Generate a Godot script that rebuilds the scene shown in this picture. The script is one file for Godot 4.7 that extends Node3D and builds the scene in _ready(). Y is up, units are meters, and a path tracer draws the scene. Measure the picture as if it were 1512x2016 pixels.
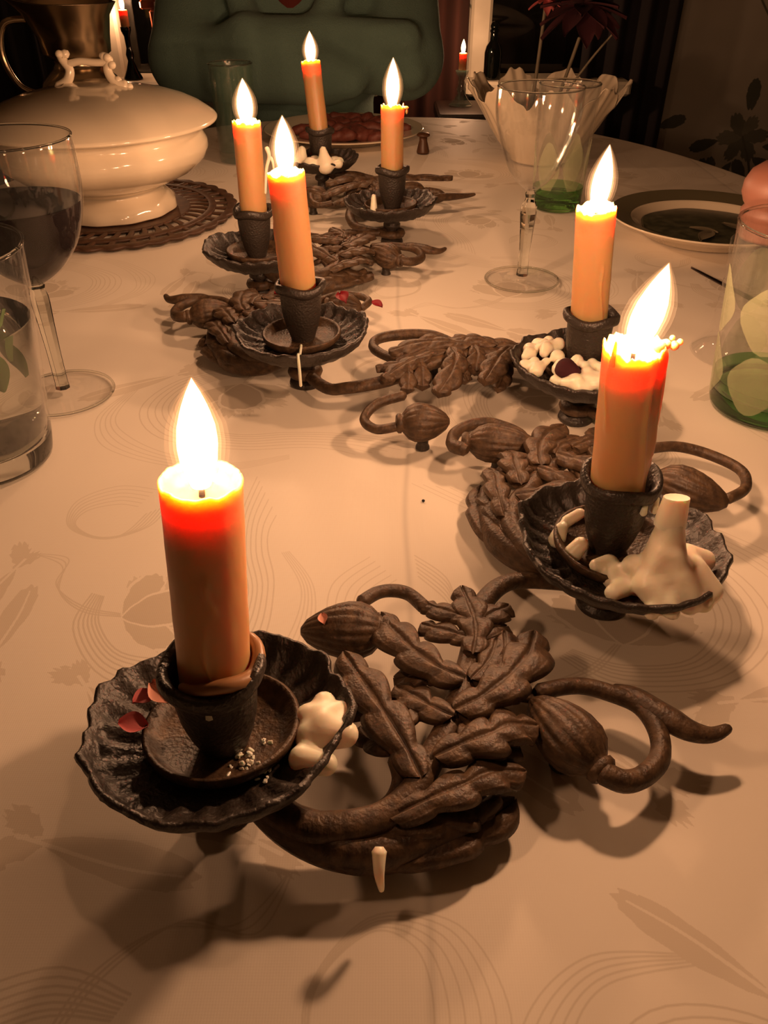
extends Node3D
# y is up, metres. The cloth's top lies at y = T. at(x, h, d): x to the right, h above the cloth, d away from the camera.
const T := 0.75
var M := {}
var rng := RandomNumberGenerator.new()

# ---------------------------------------------------------------- mesh helpers
class MB:
	var v := PackedVector3Array()
	var uv := PackedVector2Array()
	var ix := PackedInt32Array()
	func tri(a: int, b: int, c: int) -> void:
		ix.push_back(a); ix.push_back(b); ix.push_back(c)
	func quad(a: int, b: int, c: int, d: int) -> void:
		tri(a, b, c); tri(a, c, d)
	# rings of equal length along a path; a ring runs as seen in lathe(): fronts look outwards
	func sweep(rings: Array, cap0 := true, cap1 := true) -> void:
		var m: int = rings[0].size()
		var base := v.size()
		for r in rings:
			v.append_array(r)
		for i in rings.size() - 1:
			for j in m:
				var k := (j + 1) % m
				quad(base + i * m + j, base + i * m + k, base + (i + 1) * m + k, base + (i + 1) * m + j)
		if cap0:
			cap(rings[0], true)
		if cap1:
			cap(rings[-1], false)
	func cap(r: PackedVector3Array, flip: bool) -> void:
		var c := Vector3.ZERO
		for p in r:
			c += p
		c /= r.size()
		var b := v.size()
		v.append_array(r)
		v.push_back(c)
		for j in r.size():
			var k := (j + 1) % r.size()
			if flip:
				tri(b + j, b + r.size(), b + k)
			else:
				tri(b + j, b + k, b + r.size())
	# profile of (radius, height) running upwards on the outside
	func lathe(prof: Array, n := 32, at := Vector3.ZERO, sx := 1.0, sz := 1.0, wob = null, caps := true) -> void:
		var rings := []
		for i in prof.size():
			var p: Vector2 = prof[i]
			var r := PackedVector3Array()
			for j in n:
				var f := TAU * j / n
				var q := p
				if wob != null:
					q = wob.call(i, f, p)
				r.push_back(at + Vector3(cos(f) * q.x * sx, q.y, sin(f) * q.x * sz))
			rings.push_back(r)
		sweep(rings, caps and prof[0].x > 1e-5, caps and prof[-1].x > 1e-5)
	func tube(pts: Array, r0: float, r1: float, n := 10, flat := 1.0, mid := -1.0) -> void:
		var rings := []
		var nn := Vector3.ZERO
		for i in pts.size():
			var t: Vector3 = (pts[mini(i + 1, pts.size() - 1)] - pts[maxi(i - 1, 0)]).normalized()
			if nn == Vector3.ZERO:
				nn = t.cross(Vector3.UP if absf(t.y) < 0.9 else Vector3.RIGHT).normalized()
			nn = (nn - t * nn.dot(t)).normalized()
			var b := nn.cross(t) * -1.0
			b = -t.cross(nn) * -1.0
			if nn.cross(b).dot(t) > 0:
				b = -b
			var s := float(i) / (pts.size() - 1)
			var rad := lerpf(r0, r1, s)
			if mid > 0.0:
				rad = lerpf(r0, mid, s * 2.0) if s < 0.5 else lerpf(mid, r1, s * 2.0 - 1.0)
			var r := PackedVector3Array()
			for j in n:
				var f := TAU * j / n
				r.push_back(pts[i] + nn * cos(f) * rad + b * sin(f) * rad * flat)
			rings.push_back(r)
		# rounded ends
		var e0 := PackedVector3Array()
		var e1 := PackedVector3Array()
		var d0: Vector3 = (pts[0] - pts[1]).normalized() * r0 * 0.6
		var d1: Vector3 = (pts[-1] - pts[-2]).normalized() * r1 * 0.6
		for j in n:
			e0.push_back(pts[0] + (rings[0][j] - pts[0]) * 0.55 + d0)
			e1.push_back(pts[-1] + (rings[-1][j] - pts[-1]) * 0.55 + d1)
		rings.push_front(e0)
		rings.push_back(e1)
		sweep(rings)
	func ball(c: Vector3, r: Vector3, n := 10) -> void:
		var prof := []
		for i in n + 1:
			var a := -PI / 2 + PI * i / n
			prof.push_back(Vector2(maxf(cos(a), 1e-6), sin(a)))
		var rings := []
		for p in prof:
			var g := PackedVector3Array()
			for j in n * 2:
				var f := TAU * j / (n * 2)
				g.push_back(c + Vector3(cos(f) * p.x * r.x, p.y * r.y, sin(f) * p.x * r.z))
			rings.push_back(g)
		sweep(rings, false, false)
	# box with chamfered edges
	func box(c: Vector3, s: Vector3, b := 0.002, basis := Basis()) -> void:
		var h := s / 2
		b = minf(b, minf(h.x, minf(h.y, h.z)) * 0.9)
		var rings := []
		for e in [[-h.y, b], [-h.y + b, 0.0], [h.y - b, 0.0], [h.y, b]]:
			var x: float = h.x - e[1]
			var z: float = h.z - e[1]
			var r := PackedVector3Array()
			for q in [Vector2(x, -z + b), Vector2(x, z - b), Vector2(x - b, z), Vector2(-x + b, z), Vector2(-x, z - b), Vector2(-x, -z + b), Vector2(-x + b, -z), Vector2(x - b, -z)]:
				r.push_back(c + basis * Vector3(q.x, e[0], q.y))
			rings.push_back(r)
		sweep(rings)
	func flat_done() -> ArrayMesh:
		var w := PackedVector3Array()
		var ii := PackedInt32Array()
		for i in ix:
			ii.push_back(w.size())
			w.push_back(v[i])
		v = w
		ix = ii
		uv = PackedVector2Array()
		return done()
	func done() -> ArrayMesh:
		var n := PackedVector3Array()
		n.resize(v.size())
		for i in range(0, ix.size(), 3):
			var a := ix[i]
			var b := ix[i + 1]
			var c := ix[i + 2]
			var f := (v[c] - v[a]).cross(v[b] - v[a])
			n[a] += f
			n[b] += f
			n[c] += f
		for i in n.size():
			n[i] = n[i].normalized() if n[i].length_squared() > 1e-24 else Vector3.UP
		var arr := []
		arr.resize(Mesh.ARRAY_MAX)
		arr[Mesh.ARRAY_VERTEX] = v
		arr[Mesh.ARRAY_NORMAL] = n
		if uv.size() == v.size():
			arr[Mesh.ARRAY_TEX_UV] = uv
		arr[Mesh.ARRAY_INDEX] = ix
		var m := ArrayMesh.new()
		m.add_surface_from_arrays(Mesh.PRIMITIVE_TRIANGLES, arr)
		return m

# smooth union of tapered capsules, meshed as surface nets; bones: [a, b, ra, rb]
func blob(mb: MB, bones: Array, cell: float, k: float) -> void:
	var lo := Vector3(1e9, 1e9, 1e9)
	var hi := -lo
	for q in bones:
		for e in [[q[0], q[2]], [q[1], q[3]]]:
			lo = lo.min(e[0] - Vector3.ONE * e[1])
			hi = hi.max(e[0] + Vector3.ONE * e[1])
	lo -= Vector3.ONE * (cell * 2 + k * 0.5)
	hi += Vector3.ONE * (cell * 2 + k * 0.5)
	var nx := int((hi.x - lo.x) / cell) + 2
	var ny := int((hi.y - lo.y) / cell) + 2
	var nz := int((hi.z - lo.z) / cell) + 2
	var f := PackedFloat32Array()
	f.resize(nx * ny * nz)
	f.fill(1.0)
	for q in bones:
		var a: Vector3 = q[0]
		var ab: Vector3 = q[1] - a
		var ra: float = q[2]
		var rb: float = q[3]
		var big := maxf(ra, rb) + k + cell * 2
		var b0 := (a.min(q[1]) - Vector3.ONE * big - lo) / cell
		var b1 := (a.max(q[1]) + Vector3.ONE * big - lo) / cell
		var l2 := maxf(ab.length_squared(), 1e-12)
		for z in range(maxi(0, int(b0.z)), mini(nz, int(b1.z) + 1)):
			for y in range(maxi(0, int(b0.y)), mini(ny, int(b1.y) + 1)):
				for x in range(maxi(0, int(b0.x)), mini(nx, int(b1.x) + 1)):
					var p := lo + Vector3(x, y, z) * cell - a
					var t := clampf(p.dot(ab) / l2, 0.0, 1.0)
					var d := (p - ab * t).length() - lerpf(ra, rb, t)
					var i := (z * ny + y) * nx + x
					var o := f[i]
					var h := maxf(k - absf(d - o), 0.0) / k
					f[i] = minf(d, o) - h * h * k * 0.25
	var id := PackedInt32Array()
	id.resize(f.size())
	id.fill(-1)
	var sy := nx
	var sz := nx * ny
	var off := [0, 1, sy, sy + 1, sz, sz + 1, sz + sy, sz + sy + 1]
	for z in nz - 1:
		for y in ny - 1:
			for x in nx - 1:
				var i := z * sz + y * sy + x
				var c := 0
				for o in off:
					if f[i + o] < 0.0:
						c += 1
				if c == 0 or c == 8:
					continue
				var s := Vector3.ZERO
				var m := 0
				for e in 12:
					var ax := e / 4
					var u := e % 4
					var p0 := 0
					if ax == 0:
						p0 = (u & 1) * 2 + (u >> 1) * 4
					elif ax == 1:
						p0 = (u & 1) + (u >> 1) * 4
					else:
						p0 = (u & 1) + (u >> 1) * 2
					var p1 := p0 + (1 << ax)
					var g0 := f[i + off[p0]]
					var g1 := f[i + off[p1]]
					if (g0 < 0.0) != (g1 < 0.0):
						var t := g0 / (g0 - g1)
						var q := Vector3(p0 & 1, (p0 >> 1) & 1, p0 >> 2)
						q[ax] += t
						s += q
						m += 1
				id[i] = mb.v.size()
				mb.v.push_back(lo + (Vector3(x, y, z) + s / m) * cell)
	for z in range(1, nz - 1):
		for y in range(1, ny - 1):
			for x in range(1, nx - 1):
				var i := z * sz + y * sy + x
				var g := f[i] < 0.0
				if g != (f[i + 1] < 0.0):
					net(mb, id, [i, i - sy, i - sy - sz, i - sz], g)
				if g != (f[i + sy] < 0.0):
					net(mb, id, [i, i - sz, i - sz - 1, i - 1], g)
				if g != (f[i + sz] < 0.0):
					net(mb, id, [i, i - 1, i - 1 - sy, i - sy], g)

func net(mb: MB, id: PackedInt32Array, q: Array, inside: bool) -> void:
	var a := id[q[0]]
	var b := id[q[1]]
	var c := id[q[2]]
	var d := id[q[3]]
	if mini(mini(a, b), mini(c, d)) < 0:
		return
	if inside:
		mb.quad(a, d, c, b)
	else:
		mb.quad(a, b, c, d)

func at(x: float, h: float, d: float) -> Vector3:
	return Vector3(x, T + h, -d)

func spline(p: Array, n: int) -> Array:
	var out := []
	var m := p.size()
	for i in n + 1:
		var s := float(i) / n * (m - 1)
		var k := mini(int(s), m - 2)
		out.push_back(p[k].cubic_interpolate(p[k + 1], p[maxi(k - 1, 0)], p[mini(k + 2, m - 1)], s - k))
	return out

func uvh(a: Array, mir := 1.0) -> Array:   # flat millimetre triples (along, up, left) -> points
	var out := []
	for i in range(0, a.size(), 3):
		out.push_back(Vector3(a[i], a[i + 1], -a[i + 2] * mir) * 0.001)
	return out

# ---------------------------------------------------------------- nodes
var taken := {}
func numbered(s: String) -> String:
	if not taken.has(s):
		taken[s] = 0
		return s
	taken[s] += 1
	return "%s_%03d" % [s, taken[s]]

func thing(called: String, label: String, category: String, pos: Vector3, group := "") -> Node3D:
	var o := Node3D.new()
	o.name = numbered(called)
	add_child(o)
	o.position = pos
	tag(o, label, category, group)
	return o

func tag(o: Node3D, label: String, category: String, group := "") -> void:
	o.set_meta("label", label)
	o.set_meta("category", category)
	if group:
		o.set_meta("group", group)

func part(called: String, mesh: Mesh, mat: Material, parent: Node3D, pos := Vector3.ZERO) -> MeshInstance3D:
	var o := MeshInstance3D.new()
	o.name = called
	o.mesh = mesh
	o.material_override = mat
	o.position = pos
	parent.add_child(o, true)
	return o

func solo(called: String, mesh: Mesh, mat: Material, pos: Vector3, label: String, category: String, group := "") -> MeshInstance3D:
	var o := MeshInstance3D.new()
	o.name = numbered(called)
	o.mesh = mesh
	o.material_override = mat
	o.position = pos
	add_child(o)
	tag(o, label, category, group)
	return o

func struct(called: String, mesh: Mesh, mat: Material, pos := Vector3.ZERO) -> MeshInstance3D:
	var o := MeshInstance3D.new()
	o.name = called
	o.mesh = mesh
	o.material_override = mat
	o.position = pos
	add_child(o)
	o.set_meta("kind", "structure")
	return o

# ---------------------------------------------------------------- materials
func noise_tex(seed_: int, freq: float, lo: Color, hi: Color, size := 256, oct := 4, mid := -1.0) -> NoiseTexture2D:
	var n := FastNoiseLite.new()
	n.seed = seed_
	n.frequency = freq
	n.fractal_octaves = oct
	var t := NoiseTexture2D.new()
	t.width = size
	t.height = size
	t.seamless = true
	t.noise = n
	var g := Gradient.new()
	g.offsets = PackedFloat32Array([0.0 if mid < 0 else mid, 1.0])
	g.colors = PackedColorArray([lo, hi])
	t.color_ramp = g
	return t

func mat(called: String, c: Color, rough := 0.6, metal := 0.0) -> StandardMaterial3D:
	var m := StandardMaterial3D.new()
	m.resource_name = called
	m.albedo_color = c
	m.roughness = rough
	m.metallic = metal
	M[called] = m
	return m

func tri_map(m: StandardMaterial3D, s: float) -> void:
	m.uv1_triplanar = true
	m.uv1_world_triplanar = true
	m.uv1_scale = Vector3.ONE * s

func make_materials() -> void:
	var m := mat("iron", Color(0.43, 0.365, 0.305), 0.5)
	m.albedo_texture = noise_tex(3, 0.02, Color(0.52, 0.47, 0.43), Color(1.0, 0.93, 0.82), 512, 5, 0.2)
	m.metallic_specular = 0.45
	m.heightmap_enabled = true
	m.heightmap_texture = noise_tex(5, 0.06, Color.BLACK, Color.WHITE, 512, 4)
	m.heightmap_scale = 0.03
	tri_map(m, 16.0)
	m = mat("dark_iron", Color(0.19, 0.165, 0.145), 0.44)
	m.heightmap_enabled = true
	m.heightmap_texture = M.iron.heightmap_texture
	m.heightmap_scale = 0.05
	tri_map(m, 14.0)
	m = mat("beeswax", Color(0.75, 0.585, 0.39), 0.42)
	m.subsurf_scatter_enabled = true
	m.subsurf_scatter_strength = 1.0
	m = mat("beeswax_drip", Color(0.62, 0.45, 0.30), 0.4)
	m = mat("pale_wax", Color(0.96, 0.91, 0.82), 0.38)
	m.subsurf_scatter_enabled = true
	m.subsurf_scatter_strength = 0.3
	m = mat("wick", Color(0.06, 0.05, 0.05), 0.9)
	m = mat("flame", Color(0, 0, 0), 1.0)
	m.emission_enabled = true
	m.emission = Color(1.0, 0.86, 0.62)
	m.emission_energy_multiplier = 7.0
	m = mat("flame_root", Color(0, 0, 0), 1.0)
	m.emission_enabled = true
	m.emission = Color(0.55, 0.55, 1.0)
	m.emission_energy_multiplier = 1.3
	for q in [["flame_halo", 0.075], ["halo_middle", 0.04], ["halo_outer", 0.022]]:  # bloom halo of the flames, imitated by faint glowing shells
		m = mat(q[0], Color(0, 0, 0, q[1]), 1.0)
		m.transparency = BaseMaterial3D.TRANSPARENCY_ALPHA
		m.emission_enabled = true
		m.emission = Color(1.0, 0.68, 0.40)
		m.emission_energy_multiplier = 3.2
	m = mat("thin_glass", Color(0.95, 0.97, 0.94, 0.008), 0.02)
	m.metallic_specular = 0.46
	m.transparency = BaseMaterial3D.TRANSPARENCY_ALPHA
	m = mat("solid_glass", Color(0.97, 0.98, 0.96, 0.0), 0.02)
	m.refraction_enabled = true
	m.refraction_scale = 0.05
	m = mat("green_glass", Color(0.66, 0.88, 0.62, 0.0), 0.03)
	m.refraction_enabled = true
	m.refraction_scale = 0.05
	m = mat("green_tint", Color(0.4, 0.62, 0.38, 0.42), 0.05)
	m.transparency = BaseMaterial3D.TRANSPARENCY_ALPHA
	m = mat("teal_tint", Color(0.30, 0.40, 0.34, 0.20), 0.08)
	m.transparency = BaseMaterial3D.TRANSPARENCY_ALPHA
	m = mat("frosted", Color(0.70, 0.72, 0.56, 0.42), 0.6)
	m.transparency = BaseMaterial3D.TRANSPARENCY_ALPHA
	m = mat("water", Color(0.97, 0.98, 0.95, 0.0), 0.02)
	m.refraction_enabled = true
	m.refraction_scale = 0.033
	m = mat("wine", Color(0.045, 0.006, 0.010), 0.06)
	m.metallic_specular = 0.08
	m = mat("porcelain", Color(0.90, 0.84, 0.74), 0.12)
	m.clearcoat_enabled = true
	m.clearcoat = 0.5
	m.clearcoat_roughness = 0.05
	m = mat("silver", Color(0.78, 0.70, 0.58), 0.22, 1.0)
	m = mat("trivet", Color(0.38, 0.27, 0.20), 0.5)
	m.albedo_texture = noise_tex(9, 0.03, Color(0.6, 0.58, 0.55), Color.WHITE, 256)
	tri_map(m, 12.0)
	m = mat("plaster", Color(0.86, 0.80, 0.70), 0.8)
	m = mat("white_paint", Color(0.88, 0.84, 0.76), 0.5)
	m.albedo_texture = noise_tex(11, 0.01, Color(0.88, 0.87, 0.85), Color.WHITE, 256)
	tri_map(m, 3.0)
	m = mat("dark_wood", Color(0.16, 0.10, 0.07), 0.45)
	m.albedo_texture = wood_tex(21)
	tri_map(m, 4.0)
	m = mat("red_wood", Color(0.62, 0.30, 0.17), 0.4)
	m.albedo_texture = M.dark_wood.albedo_texture
	tri_map(m, 4.0)
	m = mat("turned_wood", Color(0.48, 0.31, 0.25), 0.5)
	m = mat("night_glass", Color(0.02, 0.025, 0.03, 0.12), 0.02)
	m.transparency = BaseMaterial3D.TRANSPARENCY_ALPHA
	m = mat("bottle_glass", Color(0.02, 0.025, 0.02), 0.06)
	m = mat("sweater", Color(0.41, 0.52, 0.48), 0.95)
	m.heightmap_enabled = true
	m.heightmap_texture = noise_tex(31, 0.2, Color.BLACK, Color.WHITE, 256, 2)
	m.heightmap_scale = 0.12
	m.rim_enabled = true
	m.rim = 0.3
	tri_map(m, 9.0)
	m = mat("shirt", Color(0.40, 0.15, 0.12), 0.9)
	m = mat("trousers", Color(0.10, 0.10, 0.13), 0.9)
	m = mat("skin", Color(0.80, 0.56, 0.44), 0.55)
	m.subsurf_scatter_enabled = true
	m.subsurf_scatter_strength = 0.08
	m = mat("hair", Color(0.22, 0.15, 0.10), 0.6)
	m = mat("eye", Color(0.9, 0.88, 0.85), 0.2)
	m = mat("curtain", Color(0.24, 0.12, 0.09), 0.95)
	m = mat("navy_curtain", Color(0.13, 0.11, 0.12), 0.95)
	m = mat("leaf_green", Color(0.24, 0.36, 0.13), 0.5)
	m.backlight_enabled = true
	m.backlight = Color(0.25, 0.4, 0.1)
	m = mat("stalk", Color(0.42, 0.38, 0.30), 0.6)
	m = mat("maroon", Color(0.22, 0.04, 0.08), 0.9)
	m = mat("pink_petal", Color(0.72, 0.36, 0.36), 0.6)
	m = mat("red_petal", Color(0.48, 0.05, 0.10), 0.6)
	m = mat("pale_petal", Color(0.86, 0.60, 0.52), 0.6)
	m = mat("steel", Color(0.36, 0.32, 0.30), 0.3, 1.0)
	m = mat("glaze_green", Color(0.40, 0.37, 0.28), 0.2)
	m = mat("meat", Color(0.50, 0.30, 0.25), 0.6)
	m.albedo_texture = noise_tex(41, 0.03, Color(0.7, 0.5, 0.45), Color.WHITE, 256)
	tri_map(m, 14.0)
	m = mat("brown_ceramic", Color(0.30, 0.19, 0.12), 0.4)
	m = mat("sauce", Color(0.33, 0.32, 0.26), 0.3)
	m.albedo_texture = noise_tex(43, 0.025, Color(0.45, 0.5, 0.42), Color(1, 1, 0.95), 256, 4)
	tri_map(m, 9.0)
	m = mat("wallpaper", Color.WHITE, 0.9)
	m.albedo_texture = wallpaper_tex()
	tri_map(m, 1.6)
	m = mat("floor_wood", Color(0.34, 0.22, 0.14), 0.5)
	m.albedo_texture = M.dark_wood.albedo_texture
	tri_map(m, 1.5)
	damask()

func wood_tex(seed_: int) -> ImageTexture:
	var n := FastNoiseLite.new()
	n.seed = seed_
	n.frequency = 0.02
	var im := Image.create(256, 256, false, Image.FORMAT_RGB8)
	for y in 256:
		for x in 256:
			var g := 0.5 + 0.5 * sin(x * 0.2 + 6.0 * n.get_noise_2d(x * 0.6, y * 0.08))
			var f := 0.5 + 0.5 * n.get_noise_2d(x * 8.0, y * 0.5)
			var k := 0.72 + 0.2 * g + 0.12 * f
			im.set_pixel(x, y, Color(k, k * 0.97, k * 0.94))
	return ImageTexture.create_from_image(im)

# ---- drawing into a wrapped single-channel map
var pen: PackedFloat32Array
var pen_n := 0
func dab(x: float, y: float, r: float, val: float) -> void:
	var n := pen_n
	for j in range(int(floor(y - r - 1)), int(ceil(y + r + 1)) + 1):
		for i in range(int(floor(x - r - 1)), int(ceil(x + r + 1)) + 1):
			var a := clampf(r + 0.5 - Vector2(i - x, j - y).length(), 0.0, 1.0) * (val if val > 0.0 else 1.0)
			if a > 0.0:
				var k := posmod(j, n) * n + posmod(i, n)
				pen[k] = maxf(pen[k], a) if val > 0.0 else 0.0

func stroke(p: Array, r0: float, r1: float, val := 1.0) -> void:
	var s := spline(p, 48)
	for i in s.size() - 1:
		var a: Vector2 = s[i]
		var b: Vector2 = s[i + 1]
		var k := int(a.distance_to(b) / 1.0) + 1
		for q in k:
			var t := (i + float(q) / k) / (s.size() - 1)
			var c := a.lerp(b, float(q) / k)
			dab(c.x, c.y, lerpf(r0, r1, t), val)

func fill_shape(p: PackedVector2Array, val: float) -> void:
	var lo := p[0]
	var hi := p[0]
	for q in p:
		lo = lo.min(q)
		hi = hi.max(q)
	for y in range(int(lo.y), int(hi.y) + 1):
		var xs := []
		for i in p.size():
			var a := p[i]
			var b := p[(i + 1) % p.size()]
			if (a.y <= y) != (b.y <= y):
				xs.push_back(a.x + (y - a.y) / (b.y - a.y) * (b.x - a.x))
		xs.sort()
		for k in range(0, xs.size() - 1, 2):
			for x in range(int(xs[k]), int(xs[k + 1]) + 1):
				var q := posmod(y, pen_n) * pen_n + posmod(x, pen_n)
				pen[q] = val

func petal(c: Vector2, ang: float, len_: float, wid: float, val: float, rag := 0.08) -> void:
	var p := PackedVector2Array()
	for i in 40:
		var t := float(i) / 40 * TAU
		var u := 0.5 - 0.5 * cos(t)
		var w := sin(t) * wid * pow(maxf(u, 0.001), 0.35) * (1.0 + rag * sin(9.0 * t + ang * 3.0))
		p.push_back(c + Vector2(u * len_ * (1.0 + rag * 0.6 * sin(13 * t)), w).rotated(ang))
	fill_shape(p, val)

func motif(o: Vector2, s: float, turn: float) -> void:
	var X := func(x: float, y: float) -> Vector2: return o + Vector2(x, y).rotated(turn) * s
	# peony: ragged outer petals, two cupping petals, a round heart
	for k in 9:
		var a := -2.9 + k * 0.36
		petal(X.call(0, 30), turn + a, (118 + 14 * sin(k * 2.3)) * s, 30 * s, 0.0, 0.12)
		petal(X.call(0, 30), turn + a, (111 + 14 * sin(k * 2.3)) * s, 25 * s, 0.50, 0.12)
	for g in [-1.0, 1.0]:
		petal(X.call(0, 62), turn - PI / 2 + g * 0.95, 132 * s, 40 * s, 0.0, 0.05)
		petal(X.call(0, 60), turn - PI / 2 + g * 0.95, 124 * s, 34 * s, 0.70, 0.05)
	petal(X.call(0, 66), turn - PI / 2, 128 * s, 62 * s, 0.0, 0.03)
	petal(X.call(0, 62), turn - PI / 2, 118 * s, 54 * s, 0.85, 0.03)
	# fine lines that wrap the flower and stream away
	for k in 7:
		var g := k * 10.0 + k * k * 0.6
		stroke([X.call(70 + g * 0.2, 92 + g * 0.25), X.call(0, 104 + g * 0.55), X.call(-90 - g * 0.6, 70 + g * 0.4), X.call(-132 - g, -20), X.call(-100 - g * 0.8, -110 - g * 0.5), X.call(-10, -160 - g * 0.7), X.call(110, -170 - g * 0.75), X.call(250 - g, -205 - g * 0.5), X.call(380 - g * 2.0, -265 - g * 0.1)], 1.5, 0.8, 0.6)
	# stalk with two companions, curling under
	for k in 3:
		stroke([X.call(4 + k * 4, 66), X.call(40 + k * 8, 130), X.call(110 + k * 12, 170 + k * 3), X.call(190 + k * 10, 165 - k * 6), X.call(250 + k * 4, 220 + k * 10)], 1.5, 0.9, 0.55)
	# lance-shaped leaves with a bare midrib
	for l in [[-150, 130, 0.42, 220], [210, 250, -0.55, 190], [-30, 290, 2.75, 190]]:
		var base := Vector2(l[0], l[1])
		var dir := Vector2.from_angle(l[2] + PI)
		petal(X.call(base.x, base.y), turn + l[2] + PI, l[3] * s, 30 * s, 0.52, 0.05)
		petal(X.call(base.x + 8, base.y - 4), turn + l[2] + 0.5, 74 * s, 22 * s, 0.52, 0.2)
		petal(X.call(base.x + 2, base.y + 6), turn + l[2] - 0.35, 60 * s, 18 * s, 0.52, 0.2)
		var q: Vector2 = base + dir * l[3] * 0.5 + dir.orthogonal() * 7.0
		var e: Vector2 = base + dir * l[3] * 0.92
		stroke([X.call(base.x - dir.x * 30, base.y - dir.y * 30), X.call(q.x, q.y), X.call(e.x, e.y)], 2.2, 0.8, 0.0)
	# onion-shaped scroll beside it
	for k in 6:
		var g := k * 11.0
		stroke([X.call(330 - g * 0.3, -60 + g * 0.9), X.call(265 - g * 0.2, -10 + g), X.call(250 + g * 0.35, 80 + g * 0.4), X.call(320 + g * 0.1, 150 - g * 0.25), X.call(410 - g * 0.8, 130 - g * 0.4), X.call(440 - g * 1.3, 40 + g * 0.1), X.call(400 - g, -40 + g * 0.8)], 1.3, 0.9, 0.5)
	for k in 5:
		var g := k * 12.0
		stroke([X.call(-250 + g * 0.5, 60 + g * 0.4), X.call(-300 + g * 0.8, -50), X.call(-270 + g, -170 + g * 0.6), X.call(-160 + g * 0.4, -250 + g * 0.7), X.call(-30, -290 + g * 0.5), X.call(90, -270 + g * 0.3)], 1.2, 0.8, 0.5)

func damask() -> void:
	var n := 1400
	pen_n = n
	pen = PackedFloat32Array()
	pen.resize(n * n)
	motif(Vector2(330, 330), 1.05, 0.15)
	motif(Vector2(1030, 1010), 1.05, 2.9)
	motif(Vector2(1010, 300), 0.8, -1.1)
	motif(Vector2(300, 1020), 0.85, 1.9)
	var alb := PackedByteArray()
	var rgh := PackedByteArray()
	var hgt := PackedByteArray()
	alb.resize(n * n * 3)
	rgh.resize(n * n)
	hgt.resize(n * n)
	for y in n:
		var wy := 0.5 + 0.5 * sin(y * 2.1)
		for x in n:
			var i := y * n + x
			var p := pen[i]
			# the ironed fold: a soft ridge with a fine line on it
			var cx := absf(x - 700.0 - 5.0 * sin(y * TAU / n) - 3.0 * sin(y * TAU * 3 / n))
			var fold := exp(-cx * cx / 30.0)
			var k := 1.0 - 0.135 * p - 0.08 * fold
			alb[i * 3] = int(255 * k)
			alb[i * 3 + 1] = int(255 * k * (1.0 - 0.02 * p))
			alb[i * 3 + 2] = int(255 * k * (1.0 - 0.05 * p))
			rgh[i] = int(150 + 60 * p)
			hgt[i] = int(clampf(110.0 + 18.0 * p + 100.0 * exp(-cx * cx / 160.0) + 8.0 * wy + 8.0 * sin(x * 2.1), 0, 255))
	var m := mat("damask", Color(0.90, 0.86, 0.80), 1.0)
	m.albedo_texture = ImageTexture.create_from_image(Image.create_from_data(n, n, false, Image.FORMAT_RGB8, alb))
	m.roughness_texture = ImageTexture.create_from_image(Image.create_from_data(n, n, false, Image.FORMAT_L8, rgh))
	m.heightmap_enabled = true
	m.heightmap_texture = ImageTexture.create_from_image(Image.create_from_data(n, n, false, Image.FORMAT_L8, hgt))
	m.heightmap_scale = 0.035
	m.rim_enabled = true
	m.rim = 0.15
	m.metallic_specular = 0.35
	pen = PackedFloat32Array()

func wallpaper_tex() -> ImageTexture:
	var n := 512
	pen_n = n
	pen = PackedFloat32Array()
	pen.resize(n * n)
	rng.seed = 77
	for f in 7:
		var c := Vector2(rng.randf() * n, rng.randf() * n)
		for k in 6:
			petal(c, k * TAU / 6 + f, 34 + rng.randf() * 16, 15, 0.55 + 0.3 * rng.randf(), 0.12)
		for k in 7:
			var a := rng.randf() * TAU
			petal(c + Vector2(46, 0).rotated(a), a + rng.randf_range(-0.5, 0.5), 52, 13, 0.95, 0.05)
		stroke([c, c + Vector2(30, 70), c + Vector2(10, 130), c + Vector2(60, 200)], 2.5, 1.5, 0.9)
	var im := Image.create(n, n, false, Image.FORMAT_RGB8)
	var a := Color(0.64, 0.61, 0.56)
	var b := Color(0.30, 0.31, 0.26)
	for y in n:
		for x in n:
			im.set_pixel(x, y, a.lerp(b, pen[y * n + x]))
	return ImageTexture.create_from_image(im)

# ---------------------------------------------------------------- camera, light
func setup() -> void:
	var cam := Camera3D.new()
	cam.name = "camera"
	cam.fov = 65.5
	cam.near = 0.02
	cam.position = Vector3(0, T + 0.257, 0)
	cam.rotation_degrees = Vector3(-36, 0, 0)
	add_child(cam)
	cam.current = true
	var e := Environment.new()
	e.background_mode = Environment.BG_COLOR
	e.background_color = Color(0.012, 0.009, 0.007)
	e.tonemap_mode = Environment.TONE_MAPPER_LINEAR
	e.tonemap_exposure = 1.0
	e.sdfgi_enabled = true
	e.ssao_enabled = true
	e.ssil_enabled = true
	var w := WorldEnvironment.new()
	w.name = "world_environment"
	w.environment = e
	add_child(w)

const FLAME_LIGHT := 0.028
func candle_light(parent: Node3D, pos: Vector3, energy: float) -> void:
	var l := OmniLight3D.new()
	l.name = "flame_light"
	l.light_color = Color(1.0, 0.745, 0.555)
	l.light_energy = energy
	l.omni_range = 12.0
	l.omni_attenuation = 2.0
	l.light_size = 0.01
	l.shadow_enabled = true
	l.position = pos
	parent.add_child(l)

# ---------------------------------------------------------------- room
func slab(lo: Vector3, hi: Vector3, b := 0.002) -> ArrayMesh:
	var mb := MB.new()
	mb.box((lo + hi) / 2, hi - lo, b)
	return mb.flat_done()

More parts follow.
